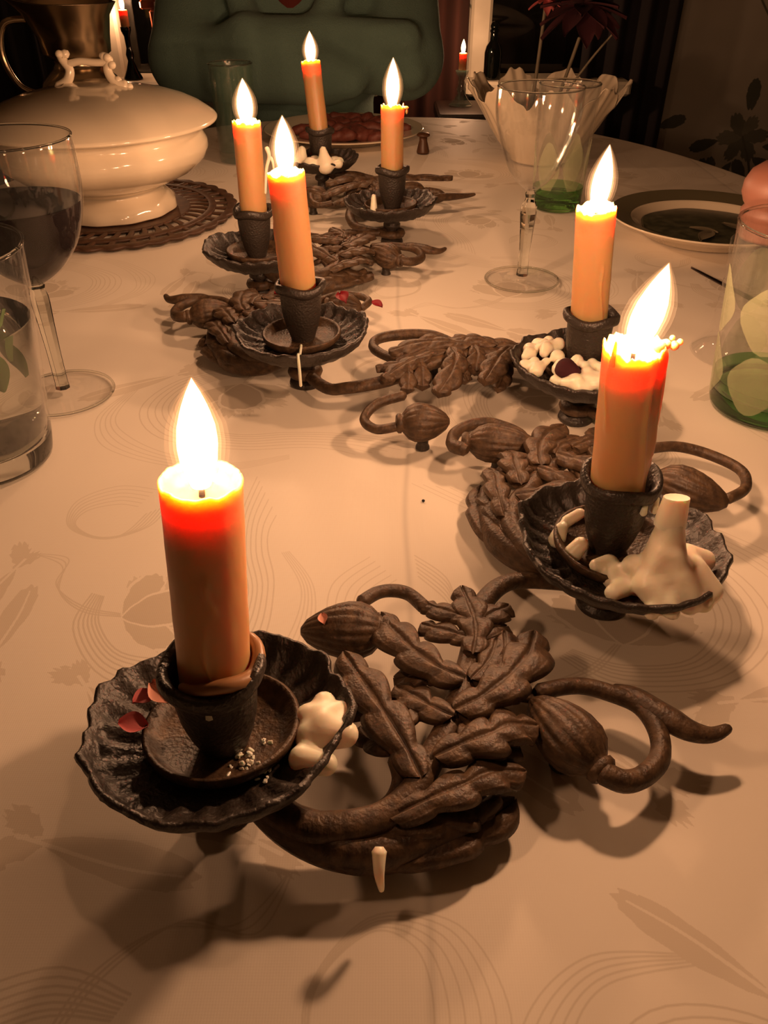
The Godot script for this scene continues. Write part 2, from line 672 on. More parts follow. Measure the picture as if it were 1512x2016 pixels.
const WALL := 2.0
func room() -> void:
	struct("floor", slab(Vector3(-2.0, -0.1, -2.6), Vector3(2.0, 0.0, 1.8)), M.floor_wood)
	struct("ceiling", slab(Vector3(-2.0, 2.5, -2.6), Vector3(2.0, 2.6, 1.8)), M.plaster)
	struct("wall_left", slab(Vector3(-2.0, 0, -2.6), Vector3(-1.8, 2.5, 1.8)), M.wallpaper)
	struct("wall_right", slab(Vector3(1.6, 0, -2.6), Vector3(1.8, 2.5, 1.8)), M.wallpaper)
	struct("wall_front", slab(Vector3(-1.8, 0, 1.5), Vector3(1.6, 2.5, 1.7)), M.wallpaper)
	# back wall with two window openings
	var lows := [[-0.615, -0.02], [0.186, 0.520]]
	var top := 1.95
	var sill := T - 0.026
	var mb := MB.new()
	mb.box(Vector3(-0.1, sill / 2, -WALL - 0.1), Vector3(3.4, sill, 0.2), 0.00001)
	mb.box(Vector3(-0.1, (top + 2.5) / 2, -WALL - 0.1), Vector3(3.4, 2.5 - top, 0.2), 0.00001)
	for s in [[-1.8, -0.615], [-0.02, 0.186], [0.520, 1.6]]:
		mb.box(Vector3((s[0] + s[1]) / 2, (sill + top) / 2, -WALL - 0.1), Vector3(s[1] - s[0], top - sill, 0.2), 0.00001)
	struct("wall_back", mb.flat_done(), M.wallpaper)
	struct("wall_outside", slab(Vector3(-1.8, 0, -2.75), Vector3(1.6, 2.5, -2.60)), M.dark_wood)
	for k in 2:
		var x0: float = lows[k][0]
		var x1: float = lows[k][1]
		var w := Node3D.new()
		w.name = "window_%d" % (k + 1)
		w.position = Vector3(0, 0, -WALL)
		add_child(w)
		w.set_meta("kind", "structure")
		mb = MB.new()
		for x in [x0 + 0.022, x1 - 0.022]:
			mb.box(Vector3(x, (sill + top) / 2, -0.03), Vector3(0.045, top - sill, 0.09), 0.006)
		mb.box(Vector3((x0 + x1) / 2, top - 0.02, -0.03), Vector3(x1 - x0, 0.045, 0.09), 0.006)
		part("window_frame", mb.flat_done(), M.white_paint, w)
		mb = MB.new()
		mb.box(Vector3((x0 + x1) / 2, sill + 0.013, 0.02), Vector3(x1 - x0 + 0.02, 0.028, 0.14), 0.005)
		part("window_sill", mb.flat_done(), M.white_paint, w)
		mb = MB.new()
		mb.box(Vector3((x0 + x1) / 2, (sill + top) / 2, -0.06), Vector3(x1 - x0 - 0.02, top - sill - 0.02, 0.004), 0.0005)
		part("pane", mb.flat_done(), M.night_glass, w)
	# curtains hang in folds beside the openings
	drape("curtain", -1.15, -0.632, M.navy_curtain, "added dark curtain that darkens the far left behind the silver jug")  # made-up curtain, put in to keep this stretch of wall dark
	drape("curtain", -0.03, 0.180, M.curtain, "dark red brown curtain hanging between the two windows")
	drape("curtain", 0.425, 0.625, M.navy_curtain, "blackish curtain hanging between right window and floral wallpaper")

func drape(called: String, x0: float, x1: float, m: Material, label: String) -> void:
	var mb := MB.new()
	var rings := []
	var n := 40
	for i in 24:
		var y := lerpf(0.03, 2.1, i / 23.0)
		var r := PackedVector3Array()
		for s in [1.0, -1.0]:
			for j in n + 1:
				var u := float(j) / n if s > 0 else 1.0 - float(j) / n
				var x := lerpf(x0, x1, u)
				var z := 0.018 * sin(u * (x1 - x0) * 110.0 + 0.4 * sin(y * 3.0)) * (1.0 - 0.25 * i / 23.0)
				r.push_back(Vector3(x, y, z + s * 0.004))
		rings.push_back(r)
	mb.sweep(rings)
	solo(called, mb.done(), m, Vector3(0, 0, -WALL + 0.032), label, "curtain")

# ---------------------------------------------------------------- table and cloth
func outline(f: float) -> Vector2:   # superellipse of the table's edge: x, d
	var c := cos(f)
	var s := sin(f)
	return Vector2(signf(c) * pow(absf(c), 0.8) * 0.55, 0.378 + signf(s) * pow(absf(s), 0.8) * 1.14)

func table() -> void:
	var t := thing("dining_table", "long wooden dining table hidden under the white damask cloth", "table", Vector3(0, 0, -0.378))
	var mb := MB.new()
	var rings := []
	for e in [[T - 0.034, 0.96], [T - 0.032, 0.98], [T - 0.008, 0.985], [T - 0.004, 0.975]]:
		var r := PackedVector3Array()
		for j in 96:
			var o := outline(TAU * j / 96)
			r.push_back(Vector3(o.x * e[1], e[0], -(o.y - 0.378) * e[1]).rotated(Vector3.UP, 0))
		r.reverse()
		rings.push_back(r)
	mb.sweep(rings)
	part("tabletop", mb.done(), M.dark_wood, t)
	for x in [-0.38, 0.38]:
		for z in [-0.85, 0.85]:
			mb = MB.new()
			mb.lathe([Vector2(0.02, 0.0), Vector2(0.025, 0.02), Vector2(0.03, 0.3), Vector2(0.04, 0.6), Vector2(0.04, T - 0.036)], 16)
			part("leg", mb.done(), M.dark_wood, t, Vector3(x, 0, z))
	mb = MB.new()
	var n := 220
	var wob := FastNoiseLite.new()
	wob.seed = 8
	wob.frequency = 5.0
	var steps := []
	for i in 41:
		steps.push_back([i / 40.0, 0.0])
	for q in [[1.004, -0.001], [1.011, -0.006], [1.014, -0.016]]:
		steps.push_back(q)
	for i in 5:
		steps.push_back([1.016 + i * 0.0018, -0.03 - i * 0.018])
	for q in steps:
		var s: float = maxf(q[0], 0.00001)
		for j in n:
			var f := TAU * j / n
			var o := outline(f)
			var drop: float = -q[1]
			var fold: float = 1.0 + drop * 0.16 * sin(f * 26.0 + 2.0 * sin(f * 5.0))
			var x: float = o.x * s * fold
			var d: float = 0.378 + (o.y - 0.378) * s * fold
			var y: float = q[1]
			if y == 0.0:
				y = -0.0006 + 0.0011 * wob.get_noise_2d(x * 1.6, d * 1.2) * (1.0 if s < 0.98 else 0.0)
			mb.v.push_back(Vector3(x, T + y, -d))
			mb.uv.push_back(Vector2((x + 0.21 - 0.013) / 0.42, (d + 0.03) / 0.42))
	for i in steps.size() - 1:
		for j in n:
			var k := (j + 1) % n
			mb.quad(i * n + j, (i + 1) * n + j, (i + 1) * n + k, i * n + k)
	solo("tablecloth", mb.done(), M.damask, Vector3.ZERO, "white damask tablecloth woven with pale peonies and curling lines", "tablecloth")

# ---------------------------------------------------------------- the iron candelabra
func lobe(mb: MB, pts: Array, w0: float, scallops: int) -> void:   # one acanthus lobe: grooved midrib, pillowed side lobes swept forwards
	var n := 36
	var m := 24
	var sp := spline(pts, n)
	var rings := []
	for i in n + 1:
		var s := float(i) / n
		var t: Vector3 = (sp[mini(i + 1, n)] - sp[maxi(i - 1, 0)]).normalized()
		var side := t.cross(Vector3.UP).normalized()
		var up := side.cross(t).normalized()
		var lob := pow(absf(sin(PI * (s * (scallops + 0.35) + 0.22))), 0.65)
		var w := 1.62 * w0 * pow(sin(PI * clampf(0.16 + 0.70 * s, 0.0, 1.0)), 0.5) * (0.74 + 0.30 * s) * (0.60 + 0.44 * lob)
		w *= sqrt(maxf(1.0 - pow(maxf(s - 0.80, 0.0) / 0.205, 2.0), 0.0))   # a rounded tip
		var k := w0 / 0.0058
		var r := PackedVector3Array()
		for j in m + 1:
			var u := 1.0 - 2.0 * j / m      # from right to left over the top
			var a := absf(u)
			var y := 0.0017 * (1.0 - a * a) - 0.0012 * exp(-u * u * 90.0) + 0.0026 * (lob - 0.55) * a * (1.25 - a) - 0.0022 * pow(a, 5.0) + 0.0007 * exp(-pow((a - 0.86) / 0.10, 2.0))
			var fwd := 0.62 * a * a * w * (1.0 - smoothstep(0.7, 1.0, s))
			r.push_back(sp[i] + side * u * w + up * y * k + t * fwd)
		for j in 7:
			var u := -0.86 + 1.72 * j / 6.0
			var fwd := 0.62 * u * u * w * (1.0 - smoothstep(0.7, 1.0, s))
			r.push_back(sp[i] + side * u * w - up * (0.0036 - 0.0020 * u * u) + t * fwd)
		rings.push_back(r)
	mb.sweep(rings)

func bud(mb: MB, a: Vector3, b: Vector3, rad: float, seed_: float) -> void:   # onion-shaped, ribbed; collar at a
	var ax := (b - a).normalized()
	var side := ax.cross(Vector3.UP).normalized()
	var up := side.cross(ax).normalized()
	var prof := [[-0.10, 0.42], [-0.06, 0.52], [0.0, 0.52], [0.02, 0.44], [0.06, 0.55], [0.16, 0.82], [0.3, 0.98], [0.45, 1.0], [0.6, 0.93], [0.75, 0.8], [0.88, 0.62], [1.0, 0.42], [1.08, 0.16]]
	var l := a.distance_to(b)
	var rings := []
	for q in prof:
		var r := PackedVector3Array()
		for j in 112:
			var f := TAU * j / 112
			var s: float = q[0]
			var rr: float = q[1] * rad
			if s > 0.03 and s < 1.05:
				rr *= 1.0 + 0.085 * (pow(absf(sin(f * 8.0 + s * 1.6 + seed_)), 0.7) - 0.6) * minf(1.0, (s - 0.03) * 8.0)
			r.push_back(a + ax * (s * l) + side * cos(f) * rr + up * sin(f) * rr * 0.95)
		rings.push_back(r)
	mb.sweep(rings)

# leaves of one casting: half width (mm), scallops, spine triples (along, up, left); one array per leaf, its side lobes in it
const LEAVES := [
	[[6.5, 3, [53, 24, -44, 55, 26, -33, 56, 29, -18, 57, 30, -2, 60, 27, 17]], [4, 1, [55, 25, -29, 52, 22, -24, 50, 18, -16, 52, 14, -8]], [4, 2, [56, 28, -20, 54, 25, -11, 51, 22, -3, 52, 19, 9]], [4, 1, [56, 28, -23, 64, 27, -20, 71, 24, -13]]],
	[[5.5, 2, [76, 28, -32, 72, 28, -23, 71, 26, -15, 70, 22, -5]], [4, 1, [73, 27, -26, 71, 24, -20, 68, 18, -12]]],
	[[6.5, 3, [90, 29, -21, 85, 30, -12, 83, 29, 1, 84, 26, 17, 87, 22, 32]], [5, 2, [88, 28, -14, 82, 25, -7, 74, 18, 2]]],
	[[5.5, 3, [102, 27, -11, 111, 27, -2, 118, 26, 9, 125, 24, 25]], [4.5, 2, [108, 26, -3, 104, 24, 6, 100, 19, 20]], [4, 2, [115, 26, 6, 111, 24, 16, 108, 20, 29]], [4.5, 2, [112, 26, 0, 123, 25, 4, 136, 22, 6]], [4, 1, [109, 26, -4, 120, 24, -2, 129, 19, -1]]],
	[[7, 3, [78, 28, -30, 90, 29, -31, 104, 29, -29, 120, 27, -23, 132, 24, -14]], [4.5, 1, [94, 27, -30, 103, 24, -31, 114, 19, -32]]],
	[[4.5, 2, [93, 27, -21, 105, 27, -17, 117, 24, -8]], [4, 1, [102, 27, -23, 114, 26, -16, 124, 22, -5]]],
	[[6.5, 3, [61, 26, -41, 71, 28, -43, 82, 28, -45, 92, 26, -45, 102, 21, -48]], [4.5, 1, [72, 27, -43, 78, 27, -40, 83, 25, -37]], [4, 1, [77, 26, -43, 83, 23, -48, 93, 17, -49]]],
	[[5.5, 3, [37, 21, -49, 50, 24, -52, 63, 24, -54, 75, 23, -55, 87, 18, -59]]],
	[[5.5, 3, [24, 17, -42, 36, 18, -49, 50, 18, -54, 61, 16, -57, 73, 12, -60]]],
	[[7, 2, [12, 14, -33, 22, 13, -45, 34, 12, -53, 50, 12, -58, 64, 11, -62, 81, 10, -62]]],
]
var leaf_meshes := {}

func branch(cand: Node3D, a: Vector3, b: Vector3, mir: float, tail: bool, over := {}) -> void:
	var e := b - a
	e.y = 0
	var s := e.length() / 0.19
	e = e.normalized()
	var base := a
	base.y = T
	var mb := MB.new()
	mb.tube(spline(uvh([0, 26, -4, 5, 21, -18, 12, 20, -34, 22, 19, -41, 35, 19, -46, 48, 20, -45, 60, 22, -39, 75, 23, -31, 91, 23, -19, 108, 21, -4, 123, 18, 12, 138, 16, 21, 151, 14, 25, 163, 11, 24, 177, 10, 14, 186, 10, 5], mir), 70), 0.0058, 0.0042, 12, 0.85)
	mb.tube(spline(uvh([50, 23, -32, 48, 20, -38, 42, 16, -41, 32, 14, -40, 22, 14, -35, 10, 18, -24], mir), 24), 0.0024, 0.003, 8)
	mb.tube(spline(uvh([2, 24, -10, 8, 15, -28, 18, 12, -43, 32, 11, -53, 48, 11, -58, 62, 11, -60, 74, 13, -60], mir), 40), 0.0055, 0.003, 12, 1.25, 0.0065)
	var ring := []
	for k in 25:
		ring.push_back(Vector3(0.19, 0.010, 0) + Vector3(cos(k * TAU / 24), 0, sin(k * TAU / 24)) * 0.0085)
	mb.tube(ring, 0.004, 0.004, 8)
	var br := part("branch", mb.done(), M.iron, cand, base - cand.position)
	br.transform.basis = Basis(e, Vector3.UP, e.cross(Vector3.UP)).scaled_local(Vector3(s, 1, s))
	for k in LEAVES.size():
		var key := Vector2(k, mir)
		if not leaf_meshes.has(key):
			mb = MB.new()
			for l in LEAVES[k]:
				lobe(mb, uvh(l[2], mir), l[0] * 0.001, l[1])
			leaf_meshes[key] = mb.done()
		part("leaf", leaf_meshes[key], M.iron, br)
	var right: Array = over.get("right", [112, 16, -71, 111, 19, -39])
	var left: Array = over.get("left", [85, 20, 26, 59, 17, 46])
	for q in [[right, 0.0118, "right_loop", [111, 17, -74, 115, 16, -80, 123, 15, -82, 134, 15, -80, 142, 16, -72, 145, 17, -61, 140, 18, -51, 131, 19, -41, 115, 21, -36], 0.0043], [left, 0.0122, "left_loop", [84, 24, 42, 94, 22, 45, 102, 20, 44, 107, 19, 39, 107, 20, 28], 0.003]]:
		var p := uvh(q[0], mir)
		mb = MB.new()
		bud(mb, p[0], p[1], q[1], mir)
		part("bud", mb.done(), M.iron, br)
		mb = MB.new()
		mb.tube(spline(uvh(over.get(q[2], q[3]), mir), 40), q[4], 0.0032, 10)
		part("tendril", mb.done(), M.iron, br)
		# a short peg carries the bud
		mb = MB.new()
		var m: Vector3 = p[0].lerp(p[1], 0.5)
		mb.lathe([Vector2(0.0045, 0.0), Vector2(0.0045, 0.001), Vector2(0.0036, 0.003), Vector2(0.0036, 0.012)], 14, Vector3(m.x, 0, m.z))
		part("peg", mb.done(), M.dark_iron, br)
	if over.has("extra"):
		mb = MB.new()
		lobe(mb, uvh(over.extra, mir), 0.0070, 3)
		part("leaf", mb.done(), M.iron, br)
	if tail:
		mb = MB.new()
		mb.tube(spline(uvh(over.get("tail", [142, 17, -50, 146, 18, -57, 148, 18, -68, 151, 17, -78, 157, 16, -84, 164, 17, -86]), mir), 30), 0.0036, 0.002, 10, 0.8, 0.0052)
		part("tail_leaf", mb.done(), M.iron, br)

func dish_mesh(seed_: int) -> ArrayMesh:
	var nz := FastNoiseLite.new()
	nz.seed = seed_
	nz.frequency = 0.9
	var prof := [Vector2(0.0001, 0.0275), Vector2(0.012, 0.0275), Vector2(0.026, 0.028), Vector2(0.036, 0.0305), Vector2(0.0425, 0.036), Vector2(0.0445, 0.0395), Vector2(0.0458, 0.0415), Vector2(0.0452, 0.0430), Vector2(0.0438, 0.0432), Vector2(0.0422, 0.0405), Vector2(0.0395, 0.0372), Vector2(0.034, 0.0345), Vector2(0.027, 0.0325), Vector2(0.015, 0.0318), Vector2(0.0001, 0.0318)]
	var mb := MB.new()
	mb.lathe(prof, 132, Vector3.ZERO, 1, 1, func(i: int, f: float, p: Vector2) -> Vector2:
		var g := clampf((p.x - 0.018) / 0.026, 0.0, 1.0)
		var fl := sin(f * 26.0)
		var nn := nz.get_noise_2d(cos(f) * 2.0, sin(f) * 2.0)
		return Vector2(p.x * (1.0 + 0.09 * g * nn + 0.004 * g * fl), p.y + (0.0014 if i > 8 else 0.0005) * g * fl + 0.003 * g * nn))
	return mb.done()

func holder(cand: Node3D, c: Vector3, tilt: Vector3, dish: ArrayMesh, turn: float, cup_at: Vector2) -> void:
	var base := Vector3(c.x, T, c.z) - cand.position
	var d := part("drip_dish", dish, M.dark_iron, cand, base)
	d.basis = Basis.from_euler(tilt) * Basis(Vector3.UP, turn)
	var off := Vector3(cup_at.x, 0, -cup_at.y)
	var inv := d.basis.inverse()
	var mb := MB.new()
	mb.lathe([Vector2(0.010, 0.0305), Vector2(0.022, 0.0315), Vector2(0.0262, 0.0365), Vector2(0.0268, 0.0395), Vector2(0.0255, 0.0402), Vector2(0.0243, 0.0388), Vector2(0.021, 0.0352), Vector2(0.009, 0.0342)], 48, off)
	part("saucer", mb.done(), M.iron, d).basis = inv * Basis.from_euler(tilt)
	mb = MB.new()
	mb.lathe([Vector2(0.0075, 0.033), Vector2(0.0088, 0.0375), Vector2(0.0108, 0.0435), Vector2(0.0126, 0.0515), Vector2(0.0134, 0.0605), Vector2(0.0137, 0.0665), Vector2(0.0144, 0.0672), Vector2(0.0164, 0.0682), Vector2(0.0171, 0.0704), Vector2(0.0168, 0.0732), Vector2(0.0152, 0.0742), Vector2(0.0136, 0.0728), Vector2(0.0122, 0.0690), Vector2(0.0118, 0.0560), Vector2(0.0001, 0.0555)], 40, off, 1, 1, func(i: int, f: float, p: Vector2) -> Vector2:
		return p * (1.0 + 0.018 * sin(f * 3 + c.x * 90.0) * (1.0 if p.y > 0.066 else 0.2)))
	part("candle_cup", mb.done(), M.dark_iron, d).basis = inv
	mb = MB.new()
	mb.lathe([Vector2(0.0105, 0.0), Vector2(0.0115, 0.0015), Vector2(0.0108, 0.004), Vector2(0.0062, 0.006), Vector2(0.0052, 0.014), Vector2(0.0085, 0.0165), Vector2(0.0085, 0.0195), Vector2(0.0062, 0.022), Vector2(0.010, 0.026), Vector2(0.016, 0.0285)], 28)
	part("pedestal", mb.done(), M.dark_iron, d).basis = inv

const PIVOTS := [Vector3(-0.056, 0, -0.173), Vector3(0.102, 0, -0.279), Vector3(0.125, 0, -0.457), Vector3(-0.055, 0, -0.508), Vector3(-0.1085, 0, -0.680), Vector3(0.008, 0, -0.825), Vector3(-0.075, 0, -1.018)]

func candelabra() -> void:
	var c := thing("candelabra", "long iron candelabra of scrolling acanthus branches with shell drip dishes", "candelabra", at(0.0, 0, 0.5))
	branch(c, PIVOTS[0], PIVOTS[1], 1.0, true)
	branch(c, PIVOTS[1], PIVOTS[2], -1.0, false, {"left": [88, 20, 35, 70, 19, 69], "left_loop": [72, 20, 72, 84, 20, 84, 102, 20, 86, 116, 20, 74, 121, 22, 56, 117, 23, 40, 108, 22, 22], "right": [118, 18, -72, 116, 20, -34]})
	branch(c, PIVOTS[2], PIVOTS[3], 1.0, false, {"left": [102, 18, 68, 76, 18, 58], "left_loop": [104, 17, 71, 116, 15, 74, 126, 16, 66, 122, 20, 52, 108, 22, 40], "right": [118, 20, -30, 92, 20, -42], "right_loop": [94, 21, -48, 112, 22, -56, 134, 21, -54, 149, 20, -44, 148, 19, -30, 132, 20, -16, 118, 22, -10]})
	branch(c, PIVOTS[3], PIVOTS[4], -1.0, true, {"left": [98, 18, 42, 86, 18, 66], "left_loop": [84, 18, 68, 92, 20, 76, 106, 20, 70, 112, 20, 54, 104, 20, 36]})
	branch(c, PIVOTS[4], PIVOTS[5], 1.0, true)
	branch(c, PIVOTS[6], PIVOTS[5], -1.0, true, {"right": [98, 17, -78, 92, 20, -46], "right_loop": [97, 18, -82, 104, 17, -90, 114, 16, -90, 124, 16, -80, 124, 17, -66, 116, 18, -52, 104, 20, -42], "tail": [122, 18, -58, 126, 19, -70, 127, 19, -84, 126, 18, -98, 125, 17, -112, 127, 18, -120], "extra": [48, 24, -40, 58, 26, -66, 66, 25, -94, 70, 22, -124]})
	var tilts := [Vector3(-0.12, 0, 0.03), Vector3(0.03, 0, -0.05), Vector3(0.0, 0, -0.02), Vector3(0.02, 0, 0.02), Vector3(0.0, 0, -0.02), Vector3(0.0, 0, 0.03), Vector3(0, 0, 0.02)]
	var dishes := [dish_mesh(4), dish_mesh(17), dish_mesh(29)]
	for i in 7:
		holder(c, PIVOTS[i], tilts[i], dishes[i % 3], i * 1.3, Vector2(0.0018 if i == 0 else (-0.002 if i == 1 else 0.0), 0))

# ---------------------------------------------------------------- candles
var flame_m: ArrayMesh
var halo_m := []
func flame_mesh(k: float) -> ArrayMesh:
	var FLAME_SHAPE := Curve.new()
	for q in [Vector2(0, 0.50), Vector2(0.10, 0.70), Vector2(0.25, 0.92), Vector2(0.40, 1.0), Vector2(0.56, 0.92), Vector2(0.72, 0.68), Vector2(0.86, 0.38), Vector2(1, 0.0)]:
		FLAME_SHAPE.add_point(q, 0, 0, Curve.TANGENT_LINEAR, Curve.TANGENT_LINEAR)
	FLAME_SHAPE.bake()
	var mb := MB.new()
	var prof := []
	for i in 17:
		var s := i / 16.0
		var r := 0.0048 * FLAME_SHAPE.sample_baked(s)
		prof.push_back(Vector2(maxf(r * k + (k - 1.0) * 0.0004, 1e-6), (s - 0.02 * (k - 1.0)) * 0.031 * (1.0 + 0.04 * (k - 1.0))))
	mb.lathe(prof, 20)
	return mb.done()

func candle(foot: Vector3, top: Vector3, rad: float, seed_: int, fl: Vector2, lean: Vector2, label: String, drips := [], lip := 1.0, bright := 1.0) -> Node3D:
	var o := thing("candle", label, "candle", foot, "lit orange candles on the iron candelabra")
	var up := (top - foot).normalized()
	var zz := Vector3.RIGHT.cross(up).normalized()
	o.basis = Basis(up.cross(zz), up, zz)
	var L := foot.distance_to(top)
	var nz := FastNoiseLite.new()
	nz.seed = seed_
	nz.frequency = 1.2
	var prof := [Vector2(0.0001, 0), Vector2(rad, 0.0)]
	for i in 36:
		prof.push_back(Vector2(rad, lerpf(0.002, L - 0.0022, i / 35.0)))
	prof.append_array([Vector2(rad * 1.01, L - 0.0008), Vector2(rad * 0.985, L), Vector2(rad * 0.93, L - 0.0002), Vector2(rad * 0.87, L - 0.0022), Vector2(rad * 0.76, L - 0.0044), Vector2(rad * 0.55, L - 0.0054), Vector2(0.0001, L - 0.0054)])
	var mb := MB.new()
	mb.lathe(prof, 120, Vector3.ZERO, 1, 1, func(i: int, f: float, p: Vector2) -> Vector2:
		var run := 0.0
		if p.x > rad * 0.95:   # wax that ran down: [angle, from top, length, width]
			for d in drips:
				var t: float = (L - p.y - d[1]) / d[2]
				var e := smoothstep(-0.06, 0.04, t) * (1.0 - smoothstep(0.94, 1.06, t))
				var across: float = angle_difference(f, d[0] + 0.10 * sin(t * 5.0)) * rad / (d[3] * (0.7 + 0.7 * smoothstep(0.7, 1.0, t)))
				run = maxf(run, e * exp(-across * across) * d[3] * 0.75)
		var nn := nz.get_noise_3d(cos(f) * 1.3, sin(f) * 1.3, p.y * 60.0)
		var g := clampf((p.y - (L - 0.004)) / 0.004, 0.0, 1.0) * (1.0 if p.x > rad * 0.85 else 0.0)
		return Vector2(p.x * (1.0 + 0.018 * nn) + run, p.y + g * lip * 0.0022 * (nz.get_noise_2d(cos(f) * 1.4, sin(f) * 1.4) + 0.15)))
	part("wax_body", mb.done(), M.beeswax, o)
	# wick and flame, the flame upright whatever the candle's lean
	mb = MB.new()
	mb.tube(spline([Vector3(0, L - 0.006, 0), Vector3(0.0002, L - 0.001, 0), Vector3(0.0008, L + 0.0035, 0.0004)], 6), 0.0009, 0.0008, 8)
	part("wick", mb.done(), M.wick, o)
	var inv := o.basis.inverse()
	var f := part("flame", flame_m, M.flame, o, Vector3(0, L - 0.0016, 0))
	f.basis = inv * Basis(Vector3(fl.x, 0, 0), Vector3(lean.x, fl.y, lean.y), Vector3(0, 0, fl.x))
	for k in 3:  # nested shells that stand in for lens bloom, no part of the flame
		part("flame_halo", halo_m[k], M[["flame_halo", "halo_middle", "halo_outer"][k]], f)
	mb = MB.new()
	mb.lathe([Vector2(0.0006, -0.0004), Vector2(0.0017, 0.0008), Vector2(0.0021, 0.003), Vector2(0.0020, 0.0042)], 14)
	part("flame_root", mb.done(), M.flame_root, f)
	candle_light(o, Vector3(0, L - 0.0016, 0) + inv * Vector3(lean.x * 0.012, 0.0115 * fl.y, 0), FLAME_LIGHT * bright)
	return o

func candles() -> void:
	flame_m = flame_mesh(1.0)
	halo_m = [flame_mesh(1.16), flame_mesh(1.34), flame_mesh(1.55)]
	candle(at(-0.0542, 0.0565, 0.1735), at(-0.0492, 0.1385, 0.178), 0.0112, 5, Vector2(1.12, 1.02), Vector2(0.06, 0), "thick lit candle in the foremost dish with a spotless smooth rim", [[1.35, 0.026, 0.012, 0.0012, 0.0001], [1.5, 0.044, 0.026, 0.0011]], 0.5, 0.48)
	var fc: Node3D = get_node("candle")
	var mw := MB.new()
	var ring := []
	for k in 17:
		var a := -0.9 + k * 0.19
		ring.push_back(Vector3(cos(a), 0, sin(a)) * 0.0138 + Vector3(0.0, 0.0172 + 0.0012 * sin(k * 0.7), 0.0))
	mw.tube(ring, 0.0018, 0.0016, 8, 1.0, 0.0027)
	part("wax_collar", mw.done(), M.beeswax_drip, fc).set_meta("label", "collar of old brown wax in the cup")
	var c := candle(at(0.0995, 0.0565, 0.279), at(0.0925, 0.1335, 0.274), 0.0113, 12, Vector2(1.2, 1.05), Vector2(0.20, 0), "lit candle with ragged rim and long drip above the wax mound", [[1.05, 0.002, 0.066, 0.0017], [0.55, 0.002, 0.046, 0.0020], [0.05, 0.002, 0.055, 0.0022], [2.6, 0.004, 0.028, 0.0010]], 1.6, 1.8)
	var mb := MB.new()
	mb.tube([Vector3(-0.0085, 0.074, 0.006), Vector3(-0.0086, 0.079, 0.0062), Vector3(-0.0084, 0.0835, 0.0064)], 0.0016, 0.0006, 8)
	for q in [[0.008, 0.079, 0.004, 0.0022], [0.0105, 0.079, 0.003, 0.0018], [0.0135, 0.0785, 0.0035, 0.0016], [0.0155, 0.0795, 0.003, 0.0011], [0.0125, 0.0815, 0.003, 0.0009], [0.0055, 0.081, -0.004, 0.0018]]:
		mb.ball(Vector3(q[0], q[1], q[2]), Vector3(q[3], q[3], q[3]) * 1.1, 6)
	part("ragged_rim", mb.done(), M.beeswax, c)
	candle(at(0.1245, 0.0565, 0.4565), at(0.117, 0.1345, 0.453), 0.0109, 21, Vector2(1.1, 1.1), Vector2(0.06, 0), "lit candle rising from the crusty popcorn-like heap of wax", [[1.2, 0.030, 0.034, 0.0013]], 1.0, 1.35)
	candle(at(-0.055, 0.0565, 0.508), at(-0.059, 0.141, 0.507), 0.0112, 33, Vector2(1.2, 1.05), Vector2(0.0, 0), "lit candle in the clean fluted dish with red petals behind", [[3.0, 0.03, 0.04, 0.0009]], 0.8, 1.3)
	c = candle(at(-0.1080, 0.0565, 0.679), at(-0.1072, 0.1385, 0.680), 0.0110, 44, Vector2(1.3, 1.02), Vector2(0.0, 0), "lit candle with a waxy spur standing out beside the tureen", [], 1.4, 0.85)
	mb = MB.new()
	mb.tube(spline([Vector3(0.0112, 0.030, 0.003), Vector3(0.0135, 0.048, 0.004), Vector3(0.0165, 0.058, 0.004), Vector3(0.0150, 0.064, 0.004)], 12), 0.0010, 0.0018, 8)
	mb.tube(spline([Vector3(0.0165, 0.058, 0.004), Vector3(0.0190, 0.054, 0.004), Vector3(0.0195, 0.044, 0.004)], 8), 0.0014, 0.0007, 8)
	part("wax_spur", mb.done(), M.pale_wax, c)
	c = candle(at(0.008, 0.0565, 0.825), at(0.0078, 0.1265, 0.829), 0.0108, 58, Vector2(1.3, 1.32), Vector2(0.02, 0), "shortened lit candle in the dish with branches spreading to its right", [[-0.3, 0.001, 0.012, 0.0014]], 1.5, 0.75)
	mb = MB.new()
	mb.ball(Vector3(0.0125, 0.0685, 0.002), Vector3(0.0030, 0.0014, 0.002), 6)
	mb.ball(Vector3(0.0135, 0.0655, 0.002), Vector3(0.0012, 0.0026, 0.0015), 6)
	part("ragged_rim", mb.done(), M.beeswax, c)
	candle(at(-0.075, 0.0565, 1.018), at(-0.0835, 0.139, 1.035), 0.0108, 63, Vector2(1.25, 1.02), Vector2(0.0, 0), "farthest lit candle on the candelabra, leaning before the green sweater", [], 1.2, 0.85)

